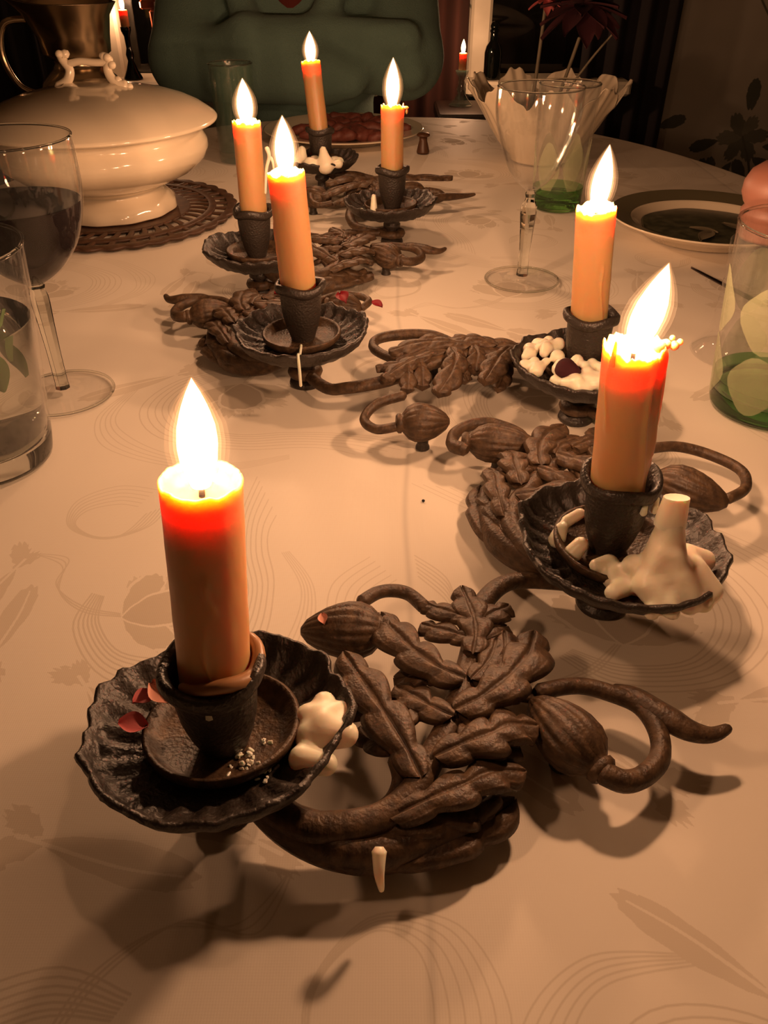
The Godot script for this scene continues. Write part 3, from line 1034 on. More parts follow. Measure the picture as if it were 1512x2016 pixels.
# ---------------------------------------------------------------- spilled wax, petals
func wax_mounds() -> void:
	var mb := MB.new()
	var B := func(x: float, h: float, d: float, r: float) -> Array: return [at(x, h, d), at(x, h, d), r, r]
	var K := func(a: Array, b: Array, r0: float, r1: float) -> Array: return [at(a[0], a[1], a[2]), at(b[0], b[1], b[2]), r0, r1]
	var bones := [K.call([0.115, 0.040, 0.252], [0.1145, 0.066, 0.254], 0.011, 0.0055), K.call([0.098, 0.037, 0.256], [0.126, 0.037, 0.249], 0.006, 0.008), K.call([0.096, 0.039, 0.262], [0.090, 0.040, 0.260], 0.0045, 0.0030), K.call([0.100, 0.037, 0.250], [0.094, 0.038, 0.245], 0.0045, 0.0035), K.call([0.108, 0.042, 0.245], [0.112, 0.038, 0.240], 0.006, 0.0045), K.call([0.120, 0.046, 0.246], [0.124, 0.037, 0.240], 0.006, 0.005), K.call([0.126, 0.045, 0.250], [0.134, 0.038, 0.246], 0.007, 0.0055), K.call([0.126, 0.045, 0.258], [0.136, 0.041, 0.262], 0.007, 0.005), K.call([0.112, 0.056, 0.250], [0.106, 0.042, 0.246], 0.004, 0.004), K.call([0.117, 0.056, 0.248], [0.121, 0.042, 0.243], 0.004, 0.004), K.call([0.134, 0.037, 0.254], [0.139, 0.030, 0.251], 0.005, 0.003), B.call(0.104, 0.044, 0.255, 0.005)]
	rng.seed = 3
	for k in 26:
		var a := rng.randf_range(-2.6, 1.2)
		var r := rng.randf_range(0.008, 0.021)
		bones.push_back(K.call([0.1155 + cos(a) * r * 0.6, 0.058 - r * 0.9, 0.2525 + sin(a) * r * 0.6], [0.1155 + cos(a) * r, 0.047 - r * 0.55, 0.2525 + sin(a) * r * 0.85], rng.randf_range(0.0022, 0.0032), rng.randf_range(0.0026, 0.0042)))
	blob(mb, bones, 0.0012, 0.0022)
	var o := solo("wax_mound", mb.done(), M.pale_wax, Vector3.ZERO, "big cream mound of melted wax with a squat stub on top", "melted wax", "melted wax on the drip dishes")
	mb = MB.new()
	var rings := []
	for i in 5:
		var r := PackedVector3Array()
		for j in 14:
			var f := TAU * j / 14
			var q := 0.0056 - 0.0003 * i
			r.push_back(at(0.1142, 0.066 + 0.0033 * i + (0.0012 * sin(f) if i == 4 else 0.0), 0.2545) + Vector3(cos(f) * q * 1.15, 0, sin(f) * q))
		rings.push_back(r)
	mb.sweep(rings)
	part("candle_stub", mb.done(), M.pale_wax, o)
	# crusty heap round the third candle
	rng.seed = 5
	mb = MB.new()
	bones = []
	for k in 110:
		var a := rng.randf_range(2.0, 6.8)
		var r := sqrt(rng.randf()) * 0.027 + 0.012
		var q := rng.randf_range(0.0022, 0.0046)
		bones.push_back(B.call(0.1245 + cos(a) * r, 0.038 + 0.014 * (1.0 - r / 0.042) + rng.randf() * 0.003, 0.457 + sin(a) * r * 0.95, q))
	blob(mb, bones, 0.0013, 0.0016)
	o = solo("wax_mound", mb.done(), M.pale_wax, Vector3.ZERO, "crusty heap of whitish wax nodules filling one dish", "melted wax", "melted wax on the drip dishes")
	mb = MB.new()
	blob(mb, [B.call(0.109, 0.0465, 0.437, 0.0058), B.call(0.113, 0.045, 0.433, 0.0046), B.call(0.106, 0.046, 0.434, 0.004)], 0.0014, 0.003)
	part("dark_wax_lump", mb.done(), M.maroon, o).set_meta("label", "dark maroon lump in the white wax")
	# nodules in the front dish
	mb = MB.new()
	blob(mb, [K.call([-0.026, 0.0375, 0.181], [-0.017, 0.039, 0.181], 0.0050, 0.0046), K.call([-0.025, 0.0375, 0.173], [-0.013, 0.040, 0.172], 0.0052, 0.0046), K.call([-0.027, 0.0375, 0.164], [-0.019, 0.0375, 0.162], 0.0046, 0.004), B.call(-0.020, 0.040, 0.176, 0.005), B.call(-0.021, 0.038, 0.187, 0.0042), K.call([-0.015, 0.039, 0.179], [-0.013, 0.0395, 0.183], 0.0038, 0.003)], 0.0013, 0.0028)
	solo("wax_mound", mb.done(), M.pale_wax, Vector3.ZERO, "smooth ivory wax nodules at the right rim of the front dish", "melted wax", "melted wax on the drip dishes")
	# left of the right-hand candle
	mb = MB.new()
	blob(mb, [K.call([0.078, 0.036, 0.283], [0.080, 0.040, 0.286], 0.004, 0.003), K.call([0.083, 0.037, 0.272], [0.086, 0.041, 0.273], 0.0042, 0.0036), K.call([0.083, 0.041, 0.290], [0.089, 0.044, 0.292], 0.0028, 0.0026)], 0.0012, 0.002)
	solo("wax_mound", mb.done(), M.pale_wax, Vector3.ZERO, "small tan wax lumps left of the cup with the ragged candle", "melted wax", "melted wax on the drip dishes")
	# rear dish
	mb = MB.new()
	bones = [K.call([-0.068, 0.040, 0.982], [-0.070, 0.056, 0.985], 0.010, 0.004), K.call([-0.098, 0.040, 1.000], [-0.096, 0.052, 1.002], 0.009, 0.005)]
	for k in 14:
		bones.push_back(B.call(rng.randf_range(-0.108, -0.045), 0.041, rng.randf_range(0.978, 1.004), rng.randf_range(0.004, 0.007)))
	blob(mb, bones, 0.0022, 0.004)
	solo("wax_mound", mb.done(), M.pale_wax, Vector3.ZERO, "peaked white wax crust in the farthest dish", "melted wax", "melted wax on the drip dishes")
	# bits by the rear middle cup
	mb = MB.new()
	blob(mb, [K.call([-0.010, 0.037, 0.806], [-0.010, 0.050, 0.808], 0.0038, 0.0024), B.call(-0.022, 0.039, 0.797, 0.003), B.call(-0.016, 0.038, 0.794, 0.0028)], 0.0014, 0.003)
	solo("wax_mound", mb.done(), M.pale_wax, Vector3.ZERO, "little white wax trickle at the left foot of the shortened candle", "melted wax", "melted wax on the drip dishes")
	# hardened run over the rim of the clean fluted dish
	mb = MB.new()
	mb.tube(spline([at(-0.054, 0.040, 0.4835), at(-0.054, 0.0385, 0.472), at(-0.054, 0.0425, 0.4628), at(-0.0535, 0.034, 0.4605), at(-0.0535, 0.022, 0.4615)], 16), 0.0009, 0.0010, 8)
	solo("wax_run", mb.done(), M.pale_wax, Vector3.ZERO, "thin yellowish wax run over the rim of the clean fluted dish", "wax drip")
	mb = MB.new()
	mb.tube(spline([at(-0.0015, 0.0255, 0.1385), at(-0.0015, 0.0215, 0.1335), at(-0.0008, 0.014, 0.1325)], 10), 0.0024, 0.0009, 8)
	solo("wax_run", mb.done(), M.pale_wax, Vector3.ZERO, "tan wax drop run down the front edge of the nearest branch", "wax drip")
	for q in [[[-0.0535, 0.0655, 0.1605], "pale bead of wax on the dark side of the front cup"], [[0.1075, 0.0655, 0.2665], "first pale wax bead under the rim of the ragged candle's cup"], [[0.1125, 0.0655, 0.2680], "second pale wax bead, right of its twin on the same cup"]]:
		mb = MB.new()
		mb.tube([at(q[0][0], q[0][1] + 0.0035, q[0][2]), at(q[0][0], q[0][1], q[0][2] - 0.0001), at(q[0][0], q[0][1] - 0.003, q[0][2] + 0.0002)], 0.0010, 0.0016, 8)
		solo("wax_bead", mb.done(), M.pale_wax, Vector3.ZERO, q[1], "wax drip", "beads of wax on the cups")
	# broken flakes on the front saucer
	mb = MB.new()
	rng.seed = 9
	for k in 34:
		var c := at(-0.043 + rng.randf_range(-0.008, 0.006), 0.0358 + rng.randf() * 0.002, 0.160 + rng.randf_range(-0.004, 0.013))
		var s := rng.randf_range(0.0005, 0.0013)
		mb.box(c, Vector3(s * 2.2, s * 0.8, s * 1.6), s * 0.3, Basis.from_euler(Vector3(rng.randf(), rng.randf() * 6, rng.randf())))
	solo("wax_crumbs", mb.flat_done(), M.pale_wax, Vector3.ZERO, "scatter of pale wax crumbs on the front saucer", "crumbs").set_meta("kind", "stuff")

func leaf_blade(len_: float, wid: float, cup: float) -> ArrayMesh:
	var mb := MB.new()
	var rings := []
	for i in 9:
		var s := i / 8.0
		var w := wid * sin(PI * clampf(0.06 + 0.9 * s, 0, 1))
		var r := PackedVector3Array()
		for j in 9:
			var u := 1.0 - j / 4.0
			r.push_back(Vector3(-u * w * 0.5, cup * (u * u * wid + 0.35 * sin(PI * s) * len_), s * len_))
		for j in 9:
			var u := -1.0 + j / 4.0
			r.push_back(Vector3(-u * w * 0.5, cup * (u * u * wid + 0.35 * sin(PI * s) * len_) - 0.0003, s * len_))
		r.reverse()
		rings.push_back(r)
	mb.sweep(rings)
	return mb.done()

func petals() -> void:
	var lf := leaf_blade(0.009, 0.007, 0.25)
	for q in [[-0.034, 0.0315, 0.597, 0.4, "red_petal", 1.5, "largest crimson petal, right of the clean fluted dish's cup", "red"], [-0.085, 0.0315, 0.597, 2.0, "red_petal", 1.2, "crimson petal on the leaves left of the clean fluted dish's candle", "red"], [-0.009, 0.0435, 0.548, 1.1, "red_petal", 1.0, "small crimson petal at the right rim of the clean fluted dish", "red"], [-0.087, 0.0415, 0.184, 2.3, "pink_petal", 0.9, "pink petal in the front dish, upper of the two pink ones", "pink"], [-0.090, 0.0405, 0.176, 1.6, "pink_petal", 1.1, "pink petal in the front dish, lower of the two pink ones", "pink"], [-0.082, 0.0425, 0.192, 0.9, "pale_petal", 1.3, "cream pink petal at the upper left of the front dish", "pink"], [-0.0255, 0.0285, 0.2425, 0.2, "pale_petal", 0.6, "tiny pinkish petal scrap lying on the ribbed iron bud", "pink"]]:
		var o := solo("petal", lf, M[q[4]], at(q[0], q[1], q[2]), q[6], "petal", "fallen petals on the candelabra")
		o.rotation = Vector3(0.2, q[3], 0.25)
		o.scale = Vector3.ONE * q[5]
	var mb := MB.new()
	mb.ball(Vector3.ZERO, Vector3(0.0009, 0.0006, 0.0011), 6)
	solo("crumb", mb.done(), M.wick, at(0.022, 0.0004, 0.364), "single dark crumb on the bare cloth between the branches", "crumb")

# ---------------------------------------------------------------- glasses
func faceted_stem(pts: Array, n := 8) -> ArrayMesh:
	var mb := MB.new()
	mb.lathe(pts, n)
	return mb.flat_done()

func wine_glass(called: String, label: String, pos: Vector3, bowl: Array, stem: Array, foot_r: float, wine: float, ribs: int) -> Node3D:
	var o := thing(called, label, "wine glass", pos, "stemmed wine glasses")
	var mb := MB.new()
	var prof := []
	var outer := spline(bowl, 40)
	for p in outer:
		prof.push_back(p)
	prof.push_back(outer[-1] + Vector2(-0.0004, 0.0005))
	for i in range(outer.size() - 1, -1, -1):
		var p: Vector2 = outer[i]
		if p.y < wine:   # under the wine the glass has no inner surface of its own to mirror
			break
		prof.push_back(Vector2(maxf(p.x - 0.0009, 0.0001), p.y + (0.0016 if i < 6 else 0.0)))
	mb.lathe(prof, 64, Vector3.ZERO, 1, 1, func(i: int, f: float, p: Vector2) -> Vector2:
		var g := clampf((0.145 - p.y) / 0.03, 0.0, 1.0)
		return Vector2(p.x * (1.0 + (0.012 * g * cos(f * ribs) if ribs else 0.0)), p.y), false)
	part("bowl", mb.done(), M.thin_glass, o)
	mb = MB.new()
	mb.tube(ring_pts(outer[-1].x - 0.0004, outer[-1].y, 48), 0.0007, 0.0007, 6)
	part("rim", mb.done(), M.solid_glass, o)
	part("stem", faceted_stem(stem), M.solid_glass, o)
	mb = MB.new()
	mb.lathe([Vector2(0.0001, 0.0006), Vector2(foot_r - 0.001, 0.0006), Vector2(foot_r, 0.0013), Vector2(foot_r - 0.0006, 0.0022), Vector2(foot_r * 0.5, 0.0030), Vector2(0.008, 0.0042), Vector2(0.0052, 0.006), Vector2(0.0001, 0.006)], 56)
	part("foot", mb.done(), M.thin_glass, o)
	mb = MB.new()
	mb.tube(ring_pts(foot_r - 0.0008, 0.0014, 56), 0.0009, 0.0009, 6)
	part("foot_rim", mb.done(), M.solid_glass, o)
	if wine > 0.0:
		mb = MB.new()
		prof = []
		for p in outer:
			if p.y < wine:
				prof.push_back(Vector2(maxf(p.x - 0.0005, 0.0001), p.y + 0.0005))
		var last: Vector2 = prof[-1]
		prof.append_array([Vector2(last.x, wine), Vector2(last.x - 0.0006, wine + 0.0003), Vector2(last.x * 0.9, wine - 0.0003), Vector2(0.0001, wine - 0.0003)])
		mb.lathe(prof, 64)
		part("red_wine", mb.done(), M.wine, o)
	return o

func ring_pts(r: float, y: float, n: int) -> Array:
	var out := []
	for k in n + 1:
		out.push_back(Vector3(cos(TAU * k / n) * r, y, sin(TAU * k / n) * r))
	return out

func tumbler(label: String, pos: Vector3, h: float, r0: float, r1: float, base_m: Material, side_m: Material) -> Node3D:
	var o := thing("tumbler", label, "tumbler", pos, "straight-sided drinking glasses")
	var mb := MB.new()
	mb.lathe([Vector2(r0 * 0.9, 0.0006), Vector2(r0 * 0.985, 0.0016), Vector2(r0, 0.004), Vector2(lerpf(r0, r1, 0.12), h * 0.12), Vector2(lerpf(r0, r1, 0.12) - 0.004, h * 0.125), Vector2(r0 * 0.6, h * 0.11), Vector2(0.0001, h * 0.10)], 56)
	part("glass_base", mb.done(), base_m, o)
	mb = MB.new()
	var prof := []
	for i in 13:
		prof.push_back(Vector2(lerpf(r0, r1, 0.12 + 0.88 * i / 12.0), h * (0.12 + 0.88 * i / 12.0)))
	prof.push_back(Vector2(r1 - 0.0008, h + 0.0006))
	for i in 13:
		prof.push_back(Vector2(lerpf(r0, r1, 1.0 - 0.88 * i / 12.0) - 0.0016, h * (1.0 - 0.88 * i / 12.0)))
	mb.lathe(prof, 56, Vector3.ZERO, 1, 1, null, false)
	part("glass_wall", mb.done(), side_m, o)
	mb = MB.new()
	mb.tube(ring_pts(r1 - 0.0008, h, 56), 0.0011, 0.0011, 8)
	part("rim", mb.done(), M.solid_glass, o)
	return o

func oval_panels(o: Node3D, h: float, r0: float, r1: float, n: int, turn: float, yc: float, yr: float) -> void:
	for k in n:
		var mb := MB.new()
		var c := turn + TAU * k / n
		var rings := []
		for i in 11:
			var a := float(i) / 10.0
			var r := PackedVector3Array()
			for j in 24:
				var f := TAU * j / 24
				var y := h * (yc + yr * a * sin(f) * (0.94 + 0.06 * cos(f * 4)))
				var w := 0.46 * a * cos(f) * (0.92 + 0.08 * cos(f * 4))
				var rr := lerpf(r0, r1, y / h) + 0.0004
				r.push_back(Vector3(cos(c + w) * rr, y, sin(c + w) * rr))
			r.reverse()
			rings.push_back(r)
		mb.sweep(rings, false, false)
		part("frosted_oval", mb.done(), M.frosted, o)

func glasses() -> void:
	var slim := [Vector2(0.003, 0.0765), Vector2(0.0061, 0.0799), Vector2(0.0121, 0.0849), Vector2(0.0189, 0.0931), Vector2(0.0263, 0.1091), Vector2(0.0330, 0.1285), Vector2(0.0352, 0.1436), Vector2(0.0349, 0.1583)]
	var stem := [Vector2(0.0054, 0.005), Vector2(0.0050, 0.010), Vector2(0.0049, 0.024), Vector2(0.0060, 0.046), Vector2(0.0072, 0.060), Vector2(0.0070, 0.066), Vector2(0.0046, 0.070), Vector2(0.0038, 0.073), Vector2(0.0046, 0.0765), Vector2(0.0030, 0.079)]
	wine_glass("wine_glass", "empty wine glass with lightly ribbed bowl before the ruffled vase", at(0.126, 0, 0.715), slim, stem, 0.034, -1.0, 16)
	var wide := [Vector2(0.004, 0.0770), Vector2(0.0080, 0.0790), Vector2(0.0150, 0.0835), Vector2(0.0225, 0.0905), Vector2(0.0320, 0.1040), Vector2(0.0385, 0.1230), Vector2(0.0408, 0.1420), Vector2(0.0405, 0.1630)]
	var stem2 := [Vector2(0.0050, 0.005), Vector2(0.0046, 0.010), Vector2(0.0048, 0.030), Vector2(0.0056, 0.052), Vector2(0.0064, 0.066), Vector2(0.0062, 0.071), Vector2(0.0050, 0.0745), Vector2(0.0058, 0.0775), Vector2(0.0030, 0.079)]
	wine_glass("wine_glass", "large wine glass more than half full of dark red wine", at(-0.2205, 0, 0.4925), wide, stem2, 0.034, 0.127, 0)
	# tumblers
	var o := tumbler("clear tumbler with mint leaves in water by the red wine", at(-0.2385, 0, 0.409), 0.126, 0.037, 0.051, M.solid_glass, M.thin_glass)
	var mb := MB.new()
	mb.lathe([Vector2(0.0001, 0.0175), Vector2(0.035, 0.0175), Vector2(0.0372, 0.02), Vector2(0.0442, 0.085), Vector2(0.0432, 0.0858), Vector2(0.0001, 0.0855)], 48)
	part("water", mb.done(), M.water, o)
	var lf := leaf_blade(0.045, 0.020, 0.12)
	for q in [[0.024, 0.050, 0.006, 0.3, 1.0], [0.018, 0.054, 0.020, 1.2, 1.1], [0.028, 0.052, -0.010, -0.5, 0.95], [0.006, 0.052, 0.026, 2.0, 1.1], [0.022, 0.060, 0.012, 2.6, 0.75], [0.0, 0.055, 0.0, 0.9, 1.2], [0.030, 0.066, 0.0, 1.6, 0.6], [-0.014, 0.056, 0.012, -1.6, 1.0]]:
		var l := part("mint_leaf", lf, M.leaf_green, o, Vector3(q[0] - 0.004, q[1], q[2] * 0.8))
		l.rotation = Vector3(-1.25, q[3], 0.3)
		l.scale = Vector3.ONE * 0.66
	o = tumbler("green-based tumbler with frosted ovals, cut by the photo's right edge", at(0.2565, 0, 0.474), 0.119, 0.037, 0.047, M.green_glass, M.thin_glass)
	oval_panels(o, 0.119, 0.037, 0.047, 6, 2.35, 0.60, 0.18)
	oval_panels(o, 0.119, 0.037, 0.047, 6, 2.35, 0.24, 0.17)
	mb = MB.new()
	mb.lathe([Vector2(0.0374, 0.005), Vector2(0.0380, 0.012), Vector2(0.0388, 0.022), Vector2(0.0383, 0.0221), Vector2(0.0376, 0.012), Vector2(0.0372, 0.006), Vector2(0.0374, 0.005)], 56, Vector3.ZERO, 1, 1, null, false)
	part("green_band", mb.done(), M.green_glass, o)
	o = tumbler("slim green tumbler behind the empty wine glass", at(0.199, 0, 0.956), 0.128, 0.027, 0.033, M.green_glass, M.thin_glass)
	oval_panels(o, 0.128, 0.027, 0.033, 6, 1.2, 0.36, 0.22)
	mb = MB.new()
	mb.lathe([Vector2(0.0274, 0.004), Vector2(0.0280, 0.012), Vector2(0.0286, 0.024), Vector2(0.0281, 0.0241), Vector2(0.0276, 0.012), Vector2(0.0270, 0.005), Vector2(0.0274, 0.004)], 48, Vector3.ZERO, 1, 1, null, false)
	part("green_band", mb.done(), M.green_glass, o)
	tumbler("dusky teal tumbler between tureen and green sweater", at(-0.2015, 0, 1.187), 0.12, 0.026, 0.029, M.teal_tint, M.teal_tint)

# ---------------------------------------------------------------- crockery
func tureen() -> void:
	var p := at(-0.3035, 0, 0.930)
	var t := thing("trivet", "round openwork brown trivet with scalloped edge under the tureen", "trivet", p)
	var mb := MB.new()
	var ringm := func(r0: float, r1: float, y0: float, y1: float, sc: float) -> ArrayMesh:
		var b := MB.new()
		b.lathe([Vector2(r0, y0), Vector2(r1, y0), Vector2(r1 + 0.001, (y0 + y1) / 2), Vector2(r1, y1), Vector2(r0, y1), Vector2(r0 - 0.001, (y0 + y1) / 2), Vector2(r0, y0)], 144, Vector3.ZERO, 1, 1.06, func(i: int, f: float, q: Vector2) -> Vector2:
			return Vector2(q.x * (1.0 + (sc * absf(sin(f * 18.0)) if q.x > r0 + 0.001 else 0.0)), q.y), false)
		return b.done()
	part("centre_plate", ringm.call(0.002, 0.082, 0.002, 0.005, 0.0), M.trivet, t)
	part("middle_ring", ringm.call(0.104, 0.111, 0.002, 0.0055, 0.0), M.trivet, t)
	part("outer_ring", ringm.call(0.125, 0.131, 0.002, 0.0055, 0.035), M.trivet, t)
	for k in 40:
		var f := TAU * k / 40
		mb = MB.new()
		var a := []
		for i in 8:
			var s := i / 7.0
			a.push_back(Vector3(cos(f + 0.10 * s * s), 0, sin(f + 0.10 * s * s) * 1.06) * lerpf(0.079, 0.106, s) + Vector3.UP * 0.0036)
		mb.tube(a, 0.0028, 0.0042, 6, 0.4)
		part("spoke", mb.done(), M.trivet, t)
	for k in 36:
		var f := TAU * (k + 0.5) / 36
		mb = MB.new()
		mb.tube([Vector3(cos(f), 0, sin(f) * 1.06) * 0.109 + Vector3.UP * 0.0036, Vector3(cos(f + 0.03), 0, sin(f + 0.03) * 1.06) * 0.127 + Vector3.UP * 0.0036], 0.0034, 0.0046, 6, 0.4)
		part("spoke", mb.done(), M.trivet, t)
	var o := thing("tureen", "white glazed footed soup tureen with domed lid", "tureen", p + Vector3(0, 0.0058, 0))
	mb = MB.new()
	mb.lathe([Vector2(0.0001, 0.004), Vector2(0.060, 0.003), Vector2(0.0665, 0.0), Vector2(0.0685, 0.002), Vector2(0.0675, 0.010), Vector2(0.0625, 0.0145), Vector2(0.0605, 0.017), Vector2(0.0560, 0.0215), Vector2(0.0545, 0.0245), Vector2(0.0600, 0.029), Vector2(0.0760, 0.034), Vector2(0.0930, 0.042), Vector2(0.1060, 0.0525), Vector2(0.1110, 0.0625), Vector2(0.1105, 0.0690), Vector2(0.1060, 0.0770), Vector2(0.1045, 0.0820), Vector2(0.1080, 0.0850), Vector2(0.1130, 0.0862), Vector2(0.1120, 0.0874), Vector2(0.1040, 0.0870), Vector2(0.100, 0.08), Vector2(0.09, 0.05), Vector2(0.0001, 0.035)], 96, Vector3.ZERO, 1.0, 1.08, func(i: int, f: float, q: Vector2) -> Vector2:
		return Vector2(q.x * (1.0 + (0.012 * cos(f * 12.0) if q.y < 0.012 and q.x > 0.062 else 0.0)), q.y))
	part("tureen_bowl", mb.done(), M.porcelain, o)
	mb = MB.new()
	mb.lathe([Vector2(0.100, 0.0872), Vector2(0.1190, 0.0878), Vector2(0.1235, 0.0892), Vector2(0.1242, 0.0912), Vector2(0.1225, 0.0935), Vector2(0.1170, 0.0975), Vector2(0.1080, 0.1035), Vector2(0.0950, 0.1095), Vector2(0.0780, 0.1150), Vector2(0.0580, 0.1195), Vector2(0.0400, 0.1225), Vector2(0.0300, 0.1245), Vector2(0.0270, 0.1262), Vector2(0.0001, 0.1268)], 96, Vector3.ZERO, 1.0, 1.08)
	var lid := part("lid", mb.done(), M.porcelain, o)
	mb = MB.new()
	mb.tube(spline([Vector3(0.036, 0.1225, 0.003), Vector3(0.024, 0.128, 0.002), Vector3(0.019, 0.138, 0.0), Vector3(0.0225, 0.147, 0.0), Vector3(0.016, 0.1505, 0.0)], 20), 0.0052, 0.0040, 10)
	mb.tube(spline([Vector3(-0.034, 0.1225, 0.003), Vector3(-0.024, 0.128, 0.002), Vector3(-0.020, 0.138, 0.0), Vector3(-0.026, 0.149, 0.0), Vector3(-0.020, 0.1525, 0.0)], 20), 0.0052, 0.0042, 10)
	mb.tube(spline([Vector3(-0.020, 0.1430, 0.0), Vector3(-0.008, 0.1455, 0.0), Vector3(0.006, 0.1445, 0.0), Vector3(0.020, 0.1445, 0.0)], 14), 0.0036, 0.0036, 10)
	for q in [[0.0215, 0.149], [0.025, 0.1425], [0.0285, 0.1285], [0.0345, 0.125], [0.039, 0.1225], [-0.0265, 0.152]]:
		mb.ball(Vector3(q[0], q[1], 0.002), Vector3(0.0042, 0.0040, 0.0046), 7)
	part("lid_handle", mb.done(), M.porcelain, lid)
	# silver jug behind
	o = thing("jug", "wide-lipped silver jug standing behind the tureen", "jug", at(-0.405, 0, 1.205))
	mb = MB.new()
	mb.lathe([Vector2(0.0001, 0.001), Vector2(0.040, 0.0), Vector2(0.042, 0.004), Vector2(0.030, 0.012), Vector2(0.032, 0.02), Vector2(0.056, 0.05), Vector2(0.060, 0.072), Vector2(0.050, 0.098), Vector2(0.034, 0.113), Vector2(0.030, 0.119), Vector2(0.034, 0.124), Vector2(0.044, 0.131), Vector2(0.046, 0.150), Vector2(0.050, 0.172), Vector2(0.060, 0.186), Vector2(0.058, 0.187), Vector2(0.047, 0.172), Vector2(0.043, 0.150), Vector2(0.040, 0.134), Vector2(0.028, 0.12), Vector2(0.0001, 0.11)], 64, Vector3.ZERO, 1, 1, func(i: int, f: float, q: Vector2) -> Vector2:
		var g := clampf((q.y - 0.15) / 0.036, 0, 1) * pow(maxf(cos(f - 2.7), 0.0), 6.0)
		return Vector2(q.x * (1.0 + 0.32 * g), q.y + 0.008 * g))
	part("jug_body", mb.done(), M.silver, o)
	mb = MB.new()
	mb.tube(spline([Vector3(-0.040, 0.168, 0.01), Vector3(-0.078, 0.165, 0.02), Vector3(-0.090, 0.130, 0.022), Vector3(-0.078, 0.095, 0.02), Vector3(-0.054, 0.082, 0.012)], 24), 0.0045, 0.0038, 10)
	part("jug_handle", mb.done(), M.silver, o)

